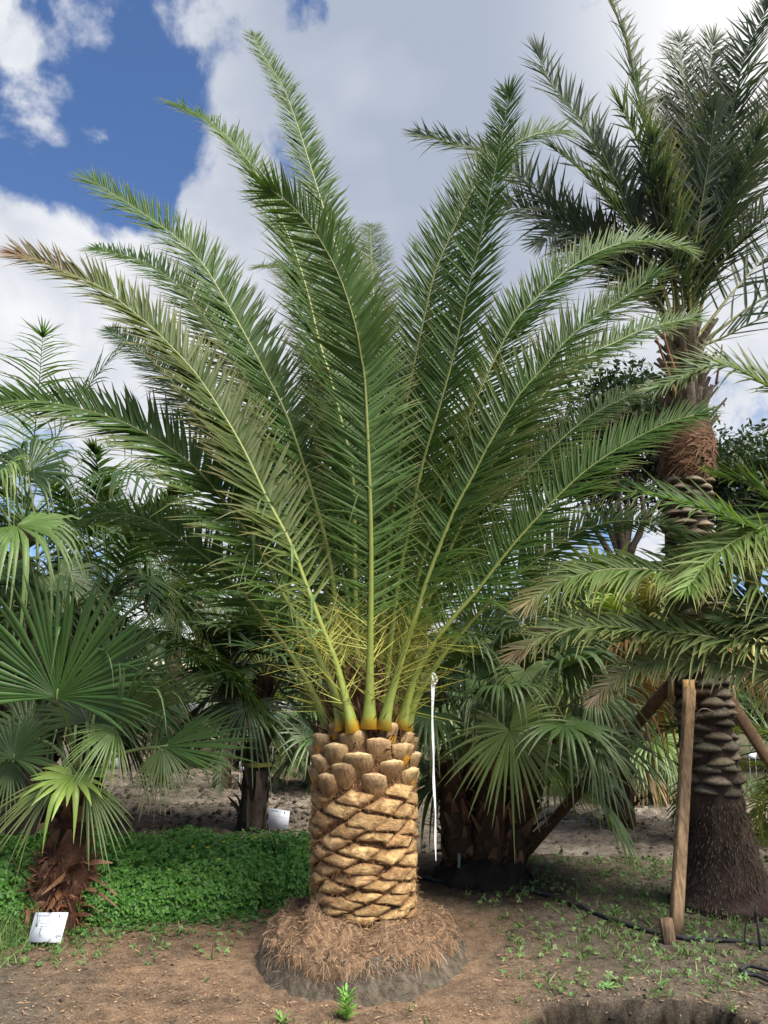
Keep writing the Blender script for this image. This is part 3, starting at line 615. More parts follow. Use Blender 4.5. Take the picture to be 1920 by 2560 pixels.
def torn_leaflets():
    """limp, bent leaflets hanging from the left stalks"""
    for (px, py, Y) in ((582, 1078, 4.66), (590, 1094, 4.66), (604, 1120, 4.67), (618, 1150, 4.68), (632, 1185, 4.69), (645, 1215, 4.70), (520, 1040, 4.7), (548, 1165, 4.75), (560, 1185, 4.76), (585, 1235, 4.77), (600, 1262, 4.78), (664, 1270, 4.71), (676, 1300, 4.73), (640, 1330, 4.8), (700, 1365, 4.75), (780, 960, 4.6), (805, 1060, 4.68), (752, 1010, 5.0)):
        p = at(px * VW, py * VW, Y); d = nrm(np.array([rng.normal(0, .35), -.25, .55 + rng.normal(0, .2)])); L = rng.uniform(.20, .34)
        st = np.array([0, .18, .32, .6, 1.0]); V, C = leaflets(p[None], d[None], np.array([[.2, -1, .2]]) + rng.normal(0, .25, (1, 3)), np.array([L]), np.array([.026]), np.array([1.75]), np.full((1, 1, 1), .4), jitter((.10, .17, .055), .12, 1), jitter((.13, .19, .07), .12, 1), st=st, wp=np.array([.5, .9, 1, .7, .05]))
        pack(V, C).build('torn_leaflet', M['leaf'], root)
torn_leaflets()

# root mat and soil round the foot of the palm
def build_mound():
    n, m = 150, 34; V = []; C = []
    for i in range(m):
        t = i / (m - 1); r = .26 + t * .47
        for j in range(n):
            a = j * 2 * math.pi / n; wob = 1 + t * (.10 * fbm(math.cos(a) * 2, math.sin(a) * 2, 1) + .06 * fbm(math.cos(a) * 9, math.sin(a) * 9, 1)); x = PALM[0] + .78 * r * wob * math.cos(a); y = PALM[1] + .97 * r * wob * math.sin(a)
            z = .262 - .10 * t ** .6 - .05 * max(0, t - .8) * 5 + .11 * fbm(x, y, 4.5) + .085 * fbm(x, y, 13, 3)
            lump = math.exp(-(((x - PALM[0] + .30) / .10) ** 2 + ((y - PALM[1] + .27) / .10) ** 2)); z += .09 * lump
            if i == m - 1: z = .05
            V.append((x, y, z)); C.append(jitter((.150, .096, .062), .18)[0] * (1 - .45 * min(1, max(0, 2.5 * fbm(x, y, 5)))))
    Q = [[i * n + j, i * n + (j + 1) % n, (i + 1) * n + (j + 1) % n, (i + 1) * n + j] for i in range(m - 1) for j in range(n)]
    V = np.array(V); mat_ = MB().add(V, Q, np.array(C)).build('root_mat', M['fibre'], root)
    k = 15000; i = rng.integers(0, len(V), k); front = V[i][:, 1] < PALM[1] + .35; i = i[front]; k = len(i)
    b = V[i] + rng.normal(0, .012, (k, 3)); rad = nrm(b - (PALM + [0, 0, .2])); d = rng.normal(0, 1, (k, 3)) * [1, 1, .45] + rad * .25
    V2, C2 = leaflets(b, d, rng.normal(0, 1, (k, 3)), rng.uniform(.015, .06, k), rng.uniform(.0016, .004, k), rng.uniform(0, .9, k), np.zeros((k, 1, 1)), jitter((.165, .105, .066), .38, k), jitter((.27, .185, .12), .38, k), st=np.array([0, .35, .7, 1]), wp=np.array([1, 1, .8, .3]))
    pack(V2, C2).build('root_fibre', M['straw'], mat_, kind='stuff')
    k = 1000; a = rng.uniform(math.pi * .8, math.pi * 2.2, k); rr = .70 + rng.normal(0, .03, k)
    b = np.stack([PALM[0] + .78 * rr * np.cos(a), PALM[1] + rr * np.sin(a), rng.uniform(.10, .17, k)], 1); d = np.stack([np.cos(a), np.sin(a), -.5 + 0 * a], 1) + rng.normal(0, 1.1, (k, 3))
    V2, C2 = leaflets(b, d, rng.normal(0, 1, (k, 3)), rng.uniform(.02, .075, k), rng.uniform(.0016, .0036, k), rng.uniform(.1, .9, k), np.zeros((k, 1, 1)), jitter((.17, .112, .072), .3, k), jitter((.26, .18, .12), .3, k), st=np.array([0, .35, .7, 1]), wp=np.array([1, 1, .8, .3])); pack(V2, C2).build('root_fringe', M['straw'], mat_, kind='stuff')
    # grey soil bank under it
    n, m = 240, 16; V = []; C = []
    for i in range(m):
        t = i / (m - 1)
        for j in range(n):
            a = j * 2 * math.pi / n; wob = 1 + .05 * fbm(math.cos(a) * 1.6 + 5, math.sin(a) * 1.6, 1); r = (.66 + .17 * t ** 1.6) * wob + .03 * fbm(math.cos(a) * 6, math.sin(a) * 6, 1)
            x = PALM[0] + .79 * r * math.cos(a); y = PALM[1] + r * math.sin(a)
            z = .155 * (1 - t ** 1.5) + (.05 * fbm(x, y, 9) + .05 * fbm(x, y, 28, 3)) * (1 - t * .5) - .03 * t
            V.append((x, y, z)); C.append(jitter((.084, .070, .056), .22)[0])
    Q = [[i * n + j, i * n + (j + 1) % n, (i + 1) * n + (j + 1) % n, (i + 1) * n + j] for i in range(m - 1) for j in range(n)]
    sb = MB().add(V, Q, np.array(C)).build('soil_bank', M['soil'], kind='structure')
    V = np.array(V); k = 1800; i = rng.integers(0, len(V), k); d = rng.normal(0, 1, (k, 3)) * [1, 1, .5]; V2, C2 = leaflets(V[i] + [0, 0, .004], d, rng.normal(0, 1, (k, 3)), rng.uniform(.015, .07, k), rng.uniform(.0015, .003, k), rng.uniform(0, .5, k), np.zeros((k, 1, 1)), jitter((.10, .085, .07), .35, k), jitter((.17, .14, .11), .35, k), st=np.array([0, .5, 1]), wp=np.array([1, .8, .3])); pack(V2, C2).build('dead_roots', M['straw'], sb, kind='stuff')
build_mound()

# ------------------------------------------------------------------ white ribbon hanging from a stalk
def build_ribbon():
    top = at(1083, 1690, 4.98); k = 40; V = []
    for i in range(k):
        t = i / (k - 1); p = top + np.array([-.004 * math.sin(t * 5) - .003 + .002 * math.sin(t * 19), .004 * math.sin(t * 7), -1.10 * t])
        w = .011 * (1 - .62 * t) + .002 * math.sin(t * 23); tw = .5 * math.sin(t * 6) + (.9 * t)
        s = np.array([math.cos(tw), math.sin(tw), 0]) * w
        V += [p - s, p + s + [0, .003, 0]]
    Q = [[2 * i, 2 * i + 1, 2 * i + 3, 2 * i + 2] for i in range(k - 1)]
    t = thing('ribbon', 'long white ribbon hanging from a palm stalk right of the trunk', 'ribbon', tuple(top))
    MB().add(V, Q).build('tail', M['ribbon'], t)
    mb = MB(); V, Q, T3 = tube_geo(spline([top + [0, .012, .02], top + [.014, -.01, .005], top + [.022, 0, -.03], top + [.008, -.006, -.05], top + [-.006, -.004, -.01], top + [0, .012, .02]], 20), .004, 5, flat=2.0); mb.add(V, Q, None, T3)
    mb.build('knot', M['ribbon'], t)
build_ribbon()

# ------------------------------------------------------------------ signs
def sign(label, corners, y0, dy=0.0, lines=True, legs=True, name='plant_sign', text=True):
    """corners: TL TR BR BL pixels; the card leans back by dy between its foot and its top"""
    TL, TR, BR, BL = corners
    P = [at(*TL, y0 + dy), at(*TR, y0 + dy), at(*BR, y0), at(*BL, y0)]; P = np.array(P)
    c = P.mean(0); nr = nrm(np.cross(P[1] - P[0], P[3] - P[0])); nr = nr if nr[1] < 0 else -nr
    t = thing(name, label, 'sign', (c[0], y0, 0), 'white plant signs')
    th = .004; F = np.concatenate([P, P - nr * th]); Q = [[0, 1, 2, 3], [7, 6, 5, 4], [0, 4, 5, 1], [1, 5, 6, 2], [2, 6, 7, 3], [3, 7, 4, 0]]
    MB().add(F, Q).build('card', M['white'], t, smooth=False)
    def uv(u, v): return (P[0] * (1 - u) + P[1] * u) * (1 - v) + (P[3] * (1 - u) + P[2] * u) * v + nr * .0015
    if lines:
        mb = MB()
        def stroke(u0, v0, u1, v1): mb.add([uv(u0, v0), uv(u1, v0), uv(u1, v1), uv(u0, v1)], [[0, 1, 2, 3]])
        def run(u0, u1, v, h):
            u = u0
            while u < u1: w = rng.uniform(.008, .02); stroke(u, v + rng.uniform(0, .004), min(u + w, u1), v + h - rng.uniform(0, .006)); u += w + .009
        run(.10, .47, .095, .045); run(.42, .55, .265, .03); run(.24, .74, .36, .03); run(.26, .52, .455, .03); run(.24, .44, .55, .028)
        stroke(.74, .08, .79, .16); stroke(.752, .16, .778, .19)
        stroke(.275, .75, .29, .83); stroke(.33, .75, .342, .83); stroke(.342, .818, .375, .83); stroke(.363, .79, .375, .83); stroke(.342, .785, .375, .795); stroke(.342, .75, .37, .76)
        run(.80, .97, .75, .07)
        mb.build('print', M['ink'], t, smooth=False)
    if legs:
        for u in (.08, .9):
            a = uv(u, .7) - nr * .006; b = a + nrm(P[3] - P[0]) * .5; b = a + (a - b) * (a[2] / (b[2] - a[2])) if b[2] != a[2] else b; b[2] = -.02
            V, Q, T3 = tube_geo([a, b], .0022, 5); MB().add(V, Q, (.5, .5, .5), T3).build('wire_leg', M['plain'], t)
    return t
sign('white sign with printed lines leaning in front of the shaggy fan palm', [(89, 2281), (171, 2281), (151, 2357), (68, 2355)], 5.16, .10)
sign('grey-white sign at the foot of the banded trunk behind the hedge', [(672, 2019), (725, 2028), (719, 2075), (670, 2070)], 9.0, .04)
sign('small white sign just left of the banded trunk', [(599, 1904), (622, 1904), (619, 1933), (598, 1931)], 11.5, .04, lines=False)
sign('tiny white sign right of the banded trunk, far across the track', [(670, 1841), (686, 1840), (685, 1855), (669, 1855)], 15.5, .03, lines=False)
sign('white sign tilted beside the upright timber, across the track', [(1647, 1948), (1686, 1951), (1692, 1984), (1653, 1983)], 12.2, .05)
sign('tiny white sign right of the braced trunk, near the right edge', [(1871, 1880), (1891, 1881), (1890, 1896), (1872, 1895)], 13.5, .03, lines=False)

# ------------------------------------------------------------------ shaggy fan palm, left foreground
def fan_leaf(root_, crown, hub, axis, normal, R, stalk_r=.011, sag=.10, stalkc=(.13, .17, .05), **kw):
    V, C = fan_geo(np.asarray(hub, float), axis, normal, R, **kw)
    lf = pack(V, C).build('fan_leaf', M['fan'], root_)
    crown = np.asarray(crown, float); hub = np.asarray(hub, float); mid = (crown + hub) / 2 + Z * sag * np.linalg.norm(hub - crown)
    pts = spline([crown, mid, hub, hub + nrm(axis) * R * .06], 12); V, Q, T3 = tube_geo(pts, np.linspace(stalk_r * 1.6, stalk_r * .7, 12), 6, flat=.6)
    st = MB().add(V, Q, jitter(stalkc, .1, len(V)), T3).build('leaf_stalk', M['rachis'], lf)
    return lf
def shaggy_trunk(root_, pts, rad, mat_fib, n_boot, colr, pale, long=(.10, .22), spread=.5, name='old_leaf_base', zmin=0, wide=.05):
    P = spline(pts, 24); s = np.linspace(0, 1, 24); rr = np.interp(s, np.linspace(0, 1, len(rad)), rad)
    V, Q, T3 = tube_geo(P, rr, 18, (1, 0, 0)); V = V + rng.normal(0, .006, V.shape)
    tr = MB().add(V, Q, jitter(np.array(colr) * .6, .2, len(V)), T3).build('trunk', mat_fib, root_)
    for k in range(n_boot):
        u = (k + .5) / n_boot; f = u * 22.9; i = int(f); c = P[i]; r = rr[i]; th = k * 2.39996 + rng.normal(0, .15)
        er = np.array([math.cos(th), math.sin(th), 0]); et = np.array([-er[1], er[0], 0])
        L = rng.uniform(*long); b = c + er * (r * .92); d = nrm(Z * (1 - spread * rng.uniform(.3, 1.3)) + er * (.35 + spread * rng.uniform(.2, 1)) + et * rng.normal(0, .25))
        cc = jitter(pale if rng.random() < .3 else colr, .22, 1)
        V, C = leaflets(b[None], d[None], (er + rng.normal(0, .2, 3))[None], np.array([L]), np.array([wide * rng.uniform(.8, 1.7)]), np.array([rng.uniform(-.1, .3)]), np.full((1, 1, 1), rng.uniform(.2, .6)), cc, jitter(pale, .2, 1), rng.normal(0, .3, 1), st=np.array([0, .25, .5, .75, 1]), wp=np.array([1.25, 1.1, .85, .6, .25]))
        pack(V, C).build(name, mat_fib, tr)
    return tr
def left_fan_palm():
    g = on_ground(190, 2300); base = np.array([-2.20, 5.62, 0]); top = at(196, 1960, 5.6)
    t = thing('fan_palm', 'short fan palm with shaggy red-brown trunk, left foreground', 'palm tree', tuple(base))
    shaggy_trunk(t, [base + [0, 0, -.02], base + [0, 0, .2], base + (top - base) * .55, top], [.22, .20, .105, .07], M['fibre'], 70, (.115, .058, .038), (.18, .105, .07), long=(.08, .15), spread=.14, wide=.062)
    for k in range(80):
        th = k * 2.39996; z = rng.uniform(.03, .42); r = np.interp(z, [0, .2, .42], [.23, .2, .12]); er = np.array([math.cos(th), math.sin(th), 0]); et = np.array([-er[1], er[0], 0])
        d = nrm(er * rng.uniform(.3, 1.0) + et * rng.normal(0, .9) + Z * rng.normal(-.1, .6)); V, C = leaflets((base + er * r + Z * z)[None], d[None], (er + rng.normal(0, .35, 3))[None], np.array([rng.uniform(.10, .26)]), np.array([rng.uniform(.018, .05)]), np.array([rng.uniform(.0, .8)]), np.full((1, 1, 1), rng.uniform(-.4, .6)), jitter((.15, .066, .038), .3, 1), jitter((.27, .16, .10), .3, 1), rng.normal(0, .4, 1), wp=np.array([1, 1.1, .9, .65, .2])); pack(V, C).build('peeling_strip', M['fibre'], t)
    fk = 1500; th = rng.uniform(0, 6.28, fk); z = rng.random(fk) ** 1.3 * .5; r = np.interp(z, [0, .2, .5], [.23, .2, .1]) * rng.uniform(.8, 1.08, fk)
    b = np.stack([base[0] + r * np.cos(th), base[1] + r * np.sin(th), z], 1); d = np.stack([np.cos(th), np.sin(th), rng.normal(.1, .5, fk)], 1) + rng.normal(0, .5, (fk, 3))
    V, C = leaflets(b, d, rng.normal(0, 1, (fk, 3)), rng.uniform(.03, .13, fk), rng.uniform(.003, .014, fk), rng.uniform(0, .6, fk), np.full((fk, 1, 1), .2), jitter((.13, .055, .032), .3, fk), jitter((.24, .12, .07), .3, fk)); pack(V, C).build('trunk_fibre', M['straw'], t, kind='stuff')
    # weedy soil heap at its foot
    v = lambda x, y, Y: at(x * VW, y * VW, Y)
    F = lambda hub, ax, nm, R, **k: fan_leaf(t, top + rng.normal(0, .02, 3), hub, ax, nm, R, **k)
    F(v(122, 1506, 5.15), (.14, -.15, 1), (0.05, -1, .05), .92, span=200, n=52, fused=.56, droop=.05, cup=.25, green=(.030, .082, .022), tipg=(.05, .11, .035), fold=.55, ragged=.05)
    F(v(215, 1490, 5.75), (.75, .1, .55), (-.1, -1, .5), .80, span=170, n=44, fused=.45, droop=.10, green=(.035, .075, .03), fold=.5)
    F(v(250, 1569, 5.2), (.80, -.15, .62), (.55, -.45, -.75), .82, span=80, n=26, fused=.55, droop=.10, cup=-.3, green=(.045, .10, .04), tipg=(.09, .15, .08), fold=.5)
    F(v(250, 1572, 5.2), (-.62, -.35, -.45), (-.2, -.8, .6), .42, span=120, n=24, fused=.40, droop=.22, green=(.06, .115, .035), tipg=(.10, .16, .06), fold=.5)
    F(v(252, 1575, 5.2), (.05, -.3, -1), (0, -1, .2), .40, span=50, n=9, fused=.35, droop=.1, green=(.06, .12, .04), fold=.5)
    F(v(352, 1612, 5.35), (.95, -.05, .16), (-.1, -.9, .35), .60, span=70, n=26, fused=.62, droop=.04, green=(.030, .075, .024), fold=.5)
    F(v(350, 1614, 5.35), (.25, -.25, -1), (0, -1, .2), .42, span=120, n=22, fused=.35, droop=.15, green=(.045, .085, .03), tipg=(.08, .11, .045), fold=.5)
    F(v(157, 1676, 5.30), (-.05, -.9, -.40), (0, -.55, .85), .33, span=270, n=22, fused=.52, droop=.18, green=(.11, .19, .045), tipg=(.15, .23, .06), fold=.45, wid=1.15)
    F(v(186, 1690, 5.45), (.72, -.25, -.9), (.2, -1, .3), .50, span=62, n=15, fused=.42, droop=.15, green=(.075, .135, .05), tipg=(.12, .18, .075), fold=.5)
    F(v(120, 1690, 5.40), (-.85, -.2, -.75), (-.3, -1, .4), .52, span=80, n=20, fused=.4, droop=.2, green=(.075, .13, .045), tipg=(.14, .17, .07), fold=.5)
    F(v(27, 1636, 5.45), (.15, .2, 1), (.1, -1, .3), .40, span=230, n=34, fused=.5, droop=.12, green=(.03, .07, .025), fold=.5)
    F(v(20, 1640, 5.6), (-.1, -.3, -1), (0, -1, .2), .45, span=110, n=18, fused=.35, droop=.1, green=(.04, .08, .03), fold=.5)
    F(v(190, 1560, 6.0), (.2, .4, .9), (0, -1, .5), .62, span=220, n=40, fused=.5, droop=.15, green=(.03, .06, .025), fold=.5)
    F(v(60, 1590, 6.0), (-.8, .2, .5), (.3, -1, .4), .60, span=220, n=40, fused=.5, droop=.2, green=(.03, .06, .025), fold=.5)
left_fan_palm()

# ------------------------------------------------------------------ perennial ground-cover bed behind the left fan palm
def bed_h(x, y):
    front = 5.50 + .30 * (x + 2.0) + .12 * fbm(x, 3, 1.5) + (0.10 if x > -.9 else 0); front = max(front, 5.25) ; back = 7.35 + .1 * fbm(x, 8, 1)
    e = min((y - front) / .2, (back - y) / .4, (-.12 - x) / .3, 1)
    if e <= 0: return 0
    return (.33 + .20 * fbm(x, y, 1.3) + .11 * fbm(x, y, 4)) * (1 - (1 - e) ** 2.2)
def herb_clusters(P, Nn, size, cA, cB, leaflets_n=4):
    """each cluster: leaflets spread like a clover leaf"""
    k = len(P); Nn = nrm(Nn); ref = nrm(rng.normal(0, 1, (k, 3))); A = nrm(np.cross(Nn, ref)); B = np.cross(Nn, A); mb = MB()
    for j in range(leaflets_n):
        th = (j + .5) * 2 * math.pi / leaflets_n + rng.normal(0, .25, k); d = A * np.cos(th)[:, None] + B * np.sin(th)[:, None] + Nn * rng.normal(.15, .25, (k, 1))
        L = size * rng.uniform(.75, 1.25, k); c = jitter(cA, .2, k); w = rng.random(k)[:, None] ** 2; c = c * (1 - w) + jitter(cB, .15, k) * w
        V, C = leaflets(P, d, Nn + rng.normal(0, .15, (k, 3)), L, L * .62, rng.uniform(0, .25, k), np.full((k, 1, 1), .25), c, c, st=np.array([0, .5, 1]), wp=np.array([.15, 1, .15])); pack(V, C, mb)
    return mb
def build_bed():
    bed = bpy.data.objects.new('ground_cover', None)
    xs = np.linspace(-4.6, -.05, 150); ys = np.linspace(5.0, 7.6, 90); V = []; 
    for y in ys:
        for x in xs: V.append((x, y, max(-.02, min(bed_h(x, y), bed_h(x, y - .14), bed_h(x + .1, y)) * .8 - .03)))
    idx = np.arange(len(V)).reshape(len(ys), len(xs)); Q = np.stack([idx[:-1, :-1], idx[:-1, 1:], idx[1:, 1:], idx[1:, :-1]], -1).reshape(-1, 4)
    V = np.array(V); keep = (V[:, 2][Q] > -.019).any(1); 
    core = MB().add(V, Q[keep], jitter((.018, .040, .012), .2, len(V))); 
    P = []
    while len(P) < 15000:
        x = rng.uniform(-4.3, -.08); y = rng.uniform(5.0, 7.5); h = bed_h(x, y)
        if h > .02:
            if y > 6.6 and rng.random() < .4: continue
            P.append((x, y, h * rng.uniform(.72, 1.06) + rng.normal(0, .012)))
    while len(P) < 23000:
        x = rng.uniform(-4.3, -.10); y = 5.50 + .30 * (x + 2.0) + .12 * fbm(x, 3, 1.5) + (0.10 if x > -.9 else 0); y = max(y, 5.25) + rng.random() ** 1.4 * .22 ; h = bed_h(x, y + .06)
        P.append((x, y, max(.01, h * rng.uniform(.05, 1.02))))
    P = np.array(P); e = .05
    gx = np.array([bed_h(p[0] + e, p[1]) - bed_h(p[0] - e, p[1]) for p in P]) / (2 * e); gy = np.array([bed_h(p[0], p[1] + e) - bed_h(p[0], p[1] - e) for p in P]) / (2 * e)
    Nn = nrm(np.stack([-gx, -gy, np.ones(len(P))], 1)) + rng.normal(0, .38, (len(P), 3)) + [0, -.25, .2]
    mb = herb_clusters(P, Nn, .030, (.050, .155, .022), (.12, .26, .04))
    o = mb.build('ground_cover', M['herb'], kind='stuff', label='low dense green ground cover with tiny yellow flowers beside the trunk', category='ground cover')
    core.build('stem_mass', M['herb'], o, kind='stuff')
    # stragglers creeping forward
    P = []
    while len(P) < 900:
        x = rng.uniform(-3.2, -.7); fr = 5.50 + .30 * (x + 2.0); y = fr - abs(rng.normal(0, .16)); P.append((x, max(y, 4.7), abs(rng.normal(.015, .012))))
    herb_clusters(np.array(P), np.tile(Z, (900, 1)) + rng.normal(0, .3, (900, 3)), .02, (.04, .12, .025), (.085, .19, .04)).build('creeping_stems', M['herb'], o, kind='stuff')
    for px, py in ((425, 2180), (483, 2122), (520, 2125), (548, 2154), (600, 2243), (640, 2098), (668, 2195), (503, 2247), (222, 2120), (610, 2235), (700, 2215), (455, 2190), (560, 2110)):
        Y = 6.0; p = None
        for Y in np.arange(5.2, 7.5, .02):
            q = at(px, py, Y)
            if q[2] <= bed_h(q[0], q[1]) + .01: p = q; break
        if p is None: continue
        d = np.array([[math.cos(a), math.sin(a) * .7, .5] for a in np.arange(5) * 1.2566]); V, C = leaflets(np.tile(p + [0, -.01, .015], (5, 1)), d, np.tile([0, -1., 1], (5, 1)), np.full(5, .012), np.full(5, .012), np.zeros(5), np.full((5, 1, 1), .1), jitter((.75, .55, .03), .05, 5), jitter((.8, .6, .04), .05, 5), st=np.array([0, .5, 1]), wp=np.array([.3, 1, .4]))
        pack(V, C).build('flower', M['herb'], o)
build_bed()

# ------------------------------------------------------------------ generic palms for the mid and far ground
def fan_palm(name, label, base, h, trunk_r0, trunk_r1, R, n, green, tipg=None, droop=.4, stalk=.6, el=(-25, 80), lean=(0, 0), group=None, bootc=(.10, .062, .042), pale=(.18, .115, .07), nboot=40, sag=.1, spans=(230, 300), fused=.45, segs=34, dry=0, spread=.5, az=None, long=(.1, .24)):
    base = np.asarray(base, float); top = base + np.array([lean[0], lean[1], h]); t = thing(name, label, 'palm tree', tuple(base), group)
    shaggy_trunk(t, [base - [0, 0, .03], base + (top - base) * .3, base + (top - base) * .7, top], [trunk_r0, (trunk_r0 + trunk_r1) / 2, trunk_r1, trunk_r1], M['bark'], nboot, bootc, pale, long=long, spread=spread)
    for k in range(n):
        a = k * 2.39996 + rng.normal(0, .2) if az is None else rng.uniform(*az); u = (k + .5) / n; e = math.radians(el[0] + (el[1] - el[0]) * u ** .9 + rng.normal(0, 6))
        d = np.array([math.cos(a) * math.cos(e), math.sin(a) * math.cos(e), math.sin(e)]); L = stalk * rng.uniform(.8, 1.2); hub = top + d * L - Z * sag * L * math.cos(e)
        ax = nrm(d - Z * (.35 * math.cos(e) + .1)); hz = np.array([-math.sin(a), math.cos(a), 0]); nm = np.cross(ax, hz); nm = nm if nm[2] > 0 else -nm
        nm = nm + rng.normal(0, .25, 3)
        g = np.array(green) * rng.uniform(.8, 1.2); tg = tipg
        if u < dry: g = np.array((.17, .115, .05)) * rng.uniform(.8, 1.2); tg = (.22, .15, .075)
        fan_leaf(t, top - Z * .05, hub, ax, nm, R * rng.uniform(.85, 1.1), span=rng.uniform(*spans), n=segs, fused=fused, droop=droop * rng.uniform(.7, 1.3), green=g, tipg=tg, fold=.5, cup=.15)
    return t
def feather_palm(name, label, base, h, r0, r1, L, n, green, el=(-5, 82), Ll=.4, W=.022, sp=.035, arch=1.0, lift=.3, droop=.15, lean=(0, 0), group=None, bootc=(.09, .06, .045), nboot=30, a0=62, a1=34, messy=1.2, segs=22, s0=.2, tipg=None, brown=0, spread=.4, trunk=True, az=None, stalk=(.012, .002), long=(.08, .2)):
    base = np.asarray(base, float); top = base + np.array([lean[0], lean[1], h]); t = thing(name, label, 'palm tree', tuple(base), group)
    shaggy_trunk(t, [base - [0, 0, .03], base + (top - base) * .3, base + (top - base) * .7, top], [r0, (r0 + r1) / 2, r1, r1 * .9], M['bark'], nboot, bootc, np.array(bootc) * 1.7, spread=spread, long=long)
    for k in range(n):
        a = k * 2.39996 + rng.normal(0, .15) if az is None else rng.uniform(*az); u = (k + .5) / n; e = math.radians(el[0] + (el[1] - el[0]) * u + rng.normal(0, 4)); ln = L * rng.uniform(.85, 1.1) * (.8 + .2 * math.sin(u * 3.1))
        p = top.copy(); pts = [p.copy()]; m = 14
        for i in range(m):
            q = e - arch * (i / m) ** 1.2 * math.radians(75) * (math.cos(e) * .7 + .3); p = p + np.array([math.cos(a) * math.cos(q), math.sin(a) * math.cos(q), math.sin(q)]) * ln / m; pts.append(p.copy())
        pts = spline(np.array(pts), segs); r = np.array([math.cos(a), math.sin(a), 0])
        V, Q, C, T3 = rachis_geo(pts, stalk[0], stalk[1], .01, clow=np.array(green) * [2.2, 1.8, 1.2], chigh=np.array(green) * [1.7, 1.5, 1.1])
        fr = MB().add(V, Q, C, T3).build('frond', M['rachis'], t)
        V, C = frond_leaflets(pts, r, rng.normal(0, .3), Ll, W, sp, s0, lift=lift, a0=a0, a1=a1, droop=droop, green=np.array(green) * rng.uniform(.82, 1.2), tipg=tipg, messy=messy, brown=brown)
        pack(V, C).build('foliage', M['leaf'], fr, kind='stuff')
    return t
def copy_tree(o, parent=None):
    c = o.copy(); col.objects.link(c)
    if parent is not None: c.parent = parent
    for ch in list(o.children): copy_tree(ch, c)
    return c

